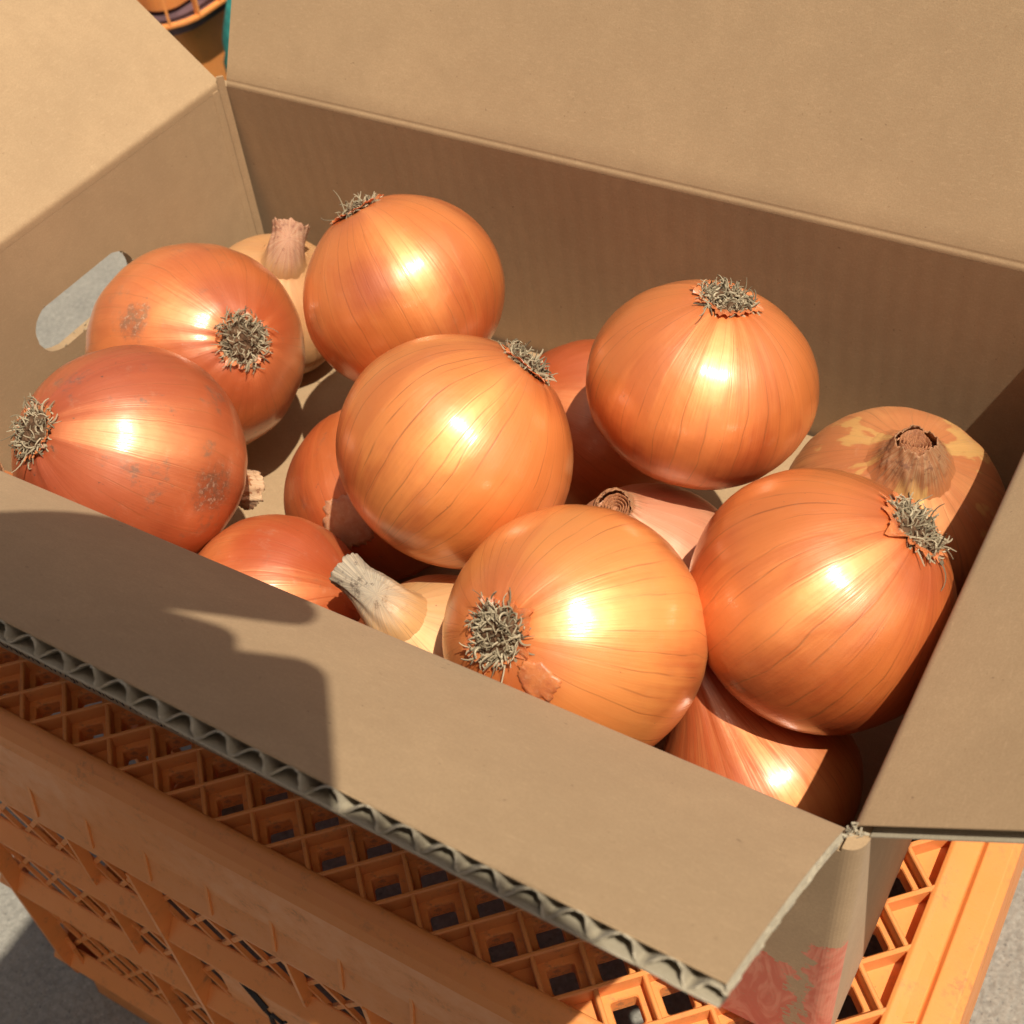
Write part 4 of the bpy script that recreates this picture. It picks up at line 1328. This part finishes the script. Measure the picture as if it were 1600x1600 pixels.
# ------------------------------------------------------------------ the photographer, holding the phone that sees this view
def camw(x, y, z):
    return CAM_POS + CAM_R[0] * x + CAM_R[1] * y + CAM_R[2] * z
def skin_chain(name, verts, edges, mat, parent=None, rootv=0, sub=2):
    bm = bmesh.new()
    lay = bm.verts.layers.skin.verify()
    vv = []
    for i, (p, r) in enumerate(verts):
        v = bm.verts.new(p)
        v[lay].radius = (r, r) if not isinstance(r, tuple) else r
        v[lay].use_root = (i == rootv)
        vv.append(v)
    for a, b in edges:
        bm.edges.new((vv[a], vv[b]))
    me = bpy.data.meshes.new(name); bm.to_mesh(me); bm.free()
    o = link(name, me, mat, parent)
    s = o.modifiers.new('skin', 'SKIN'); s.use_smooth_shade = True
    if sub:
        q = o.modifiers.new('sub', 'SUBSURF'); q.levels = sub; q.render_levels = sub
    return o
ph = root('smartphone', 'black smartphone held up above the box by the photographer', 'phone', camw(-0.0245, -0.0620, -0.008))
def rbox(w, h, t, r):
    m = MB()
    pts = []
    for cx_, cy_, a0 in ((w / 2 - r, h / 2 - r, 0), (-w / 2 + r, h / 2 - r, math.pi / 2), (-w / 2 + r, -h / 2 + r, math.pi), (w / 2 - r, -h / 2 + r, 1.5 * math.pi)):
        for i in range(7):
            a = a0 + math.pi / 2 * i / 6
            pts.append((cx_ + r * math.cos(a), cy_ + r * math.sin(a)))
    m.prism(pts, 'z', -t / 2, t / 2)
    return m
mrot = Matrix((CAM_R[0], CAM_R[1], CAM_R[2])).transposed().to_quaternion()
ph.rotation_mode = 'QUATERNION'; ph.rotation_quaternion = mrot
bevel(rbox(0.074, 0.137, 0.0074, 0.010).build('body', M_phone, ph), 0.001)
sc_ = rbox(0.058, 0.104, 0.0006, 0.003).build('screen', M_phone, ph); sc_.location = (0, 0, -0.0040)
m = MB(); m.tube([(0.0245, 0.0585, 0.0037), (0.0245, 0.0585, 0.0044)], 0.0042, 20)
m.build('lens', M_phone, ph)
pr_ = root('person', 'photographer in a beige shirt crouching over the box with a phone in both hands', 'person', (0.45, -0.75, GROUND_Z))
PI_ = Vector((-0.45, 0.75, -GROUND_Z))
L = lambda p: Vector(p) + PI_
lw_, le, ls = camw(-0.155, -0.100, -0.055), Vector((0.14, -0.46, 0.20)), Vector((0.27, -0.66, 0.42))
rw_, re2, rs2 = camw(0.105, 0.085, -0.085), Vector((0.70, -0.50, 0.12)), Vector((0.63, -0.66, 0.42))
lp, rp = camw(-0.105, -0.140, -0.032), camw(0.060, -0.012, -0.042)
V = [((0.45, -0.82, -0.20), 0.13), ((0.45, -0.80, 0.02), 0.125), ((0.45, -0.72, 0.25), 0.135), ((0.45, -0.66, 0.42), 0.10), ((0.45, -0.62, 0.50), 0.055), ((0.45, -0.58, 0.60), 0.085), ((0.45, -0.57, 0.70), 0.075),
     (ls, 0.065), ((ls + le) / 2, 0.048), (le, 0.042), ((le + lw_) / 2, 0.048), (lw_, 0.042), (lp, 0.050),
     (rs2, 0.065), ((rs2 + re2) / 2, 0.048), (re2, 0.042), ((re2 + rw_) / 2, 0.038), (rw_, 0.027), (rp, 0.066),
     ((0.33, -0.72, -0.21), 0.09), ((0.24, -0.46, -0.08), 0.07), ((0.25, -0.60, -0.30), 0.055), ((0.25, -0.66, -0.42), 0.040), ((0.24, -0.54, -0.440), 0.024),
     ((0.57, -0.72, -0.21), 0.09), ((0.68, -0.46, -0.08), 0.07), ((0.67, -0.60, -0.30), 0.055), ((0.67, -0.66, -0.42), 0.040), ((0.68, -0.54, -0.440), 0.024)]
E = [(0, 1), (1, 2), (2, 3), (3, 4), (4, 5), (5, 6), (3, 7), (7, 8), (8, 9), (9, 10), (10, 11), (11, 12), (3, 13), (13, 14), (14, 15), (15, 16), (16, 17), (17, 18),
     (0, 19), (19, 20), (20, 21), (21, 22), (22, 23), (0, 24), (24, 25), (25, 26), (26, 27), (27, 28)]
V += [(camw(-0.074, -0.085, -0.036), 0.056), (camw(-0.140, -0.165, -0.036), 0.042), (camw(-0.072, -0.058, -0.040), 0.042)]
E += [(12, len(V) - 3), (12, len(V) - 2), (len(V) - 3, len(V) - 1)]
def finger_pts(side):
    out = []
    if side == 'l':
        for yy, xt, zz in ((-0.1600, 0.0120, -0.006), (-0.1755, 0.0120, -0.008), (-0.1905, 0.0000, -0.010), (-0.2050, -0.035, -0.013)):
            k0 = camw(-0.105, yy * 0.35 - 0.09, zz - 0.022); k1 = camw(-0.070, yy, zz - 0.010); k2 = camw((xt - 0.085) / 2, yy, zz); k3 = camw(xt, yy + 0.001, zz + 0.002)
            out.append([(k0, 0.014), (k1, 0.0125), (k2, 0.0115), (k3, 0.0100)])
        out.append([(camw(-0.105, -0.140, -0.032), 0.013), (camw(-0.070, -0.148, -0.028), 0.0190), (camw(-0.040, -0.143, -0.026), 0.0165), (camw(-0.008, -0.136, -0.024), 0.0130)])
    else:
        for i, dz in enumerate((0.0, 0.017, 0.034, 0.049)):
            k0 = camw(0.062, 0.004, -0.040 - dz * 0.3); k1 = camw(0.050, 0.010 + dz * 0.5, -0.022 - dz * 0.5); k2 = camw(0.022, 0.006 + dz, -0.020 - dz * 0.25); k3 = camw(-0.006, 0.008 + dz * 1.05, -0.020 - dz * 0.1)
            out.append([(k0, 0.012), (k1, 0.0098), (k2, 0.0088), (k3, 0.0074)])
        out.append([(camw(0.062, -0.010, -0.045), 0.013), (camw(0.064, -0.044, -0.034), 0.0150), (camw(0.035, -0.060, -0.029), 0.0125), (camw(0.010, -0.078, -0.026), 0.0110)])
    return out
for side, pidx in (('l', 12), ('r', 18)):
    for fp in finger_pts(side):
        prev = pidx
        for p, r in fp[1:]:
            V.append((p, r)); E.append((prev, len(V) - 1)); prev = len(V) - 1
V2 = [(L(p), r) for p, r in V]
skin_chain('body', V2, E, M_skin, pr_, 0, 2)
shirt_i = [0, 1, 2, 3, 7, 8, 9, 13, 14, 15]
idx = {v: i for i, v in enumerate(shirt_i)}
skin_chain('shirt', [(V2[i][0], V2[i][1] * 1.13 + 0.004) for i in shirt_i], [(idx[a], idx[b]) for a, b in E if a in idx and b in idx], M_shirt, pr_, 0, 2)
tr_i = [0, 19, 20, 21, 22, 24, 25, 26, 27]
idx = {v: i for i, v in enumerate(tr_i)}
skin_chain('trousers', [(V2[i][0], V2[i][1] * 1.12 + 0.005) for i in tr_i], [(idx[a], idx[b]) for a, b in E if a in idx and b in idx], M_trouser, pr_, 0, 2)
skin_chain('hair', [(L((0.45, -0.625, 0.62)), 0.062), (L((0.45, -0.605, 0.70)), 0.080), (L((0.45, -0.56, 0.745)), 0.060)], [(0, 1), (1, 2)], M_hair, pr_, 1, 2)
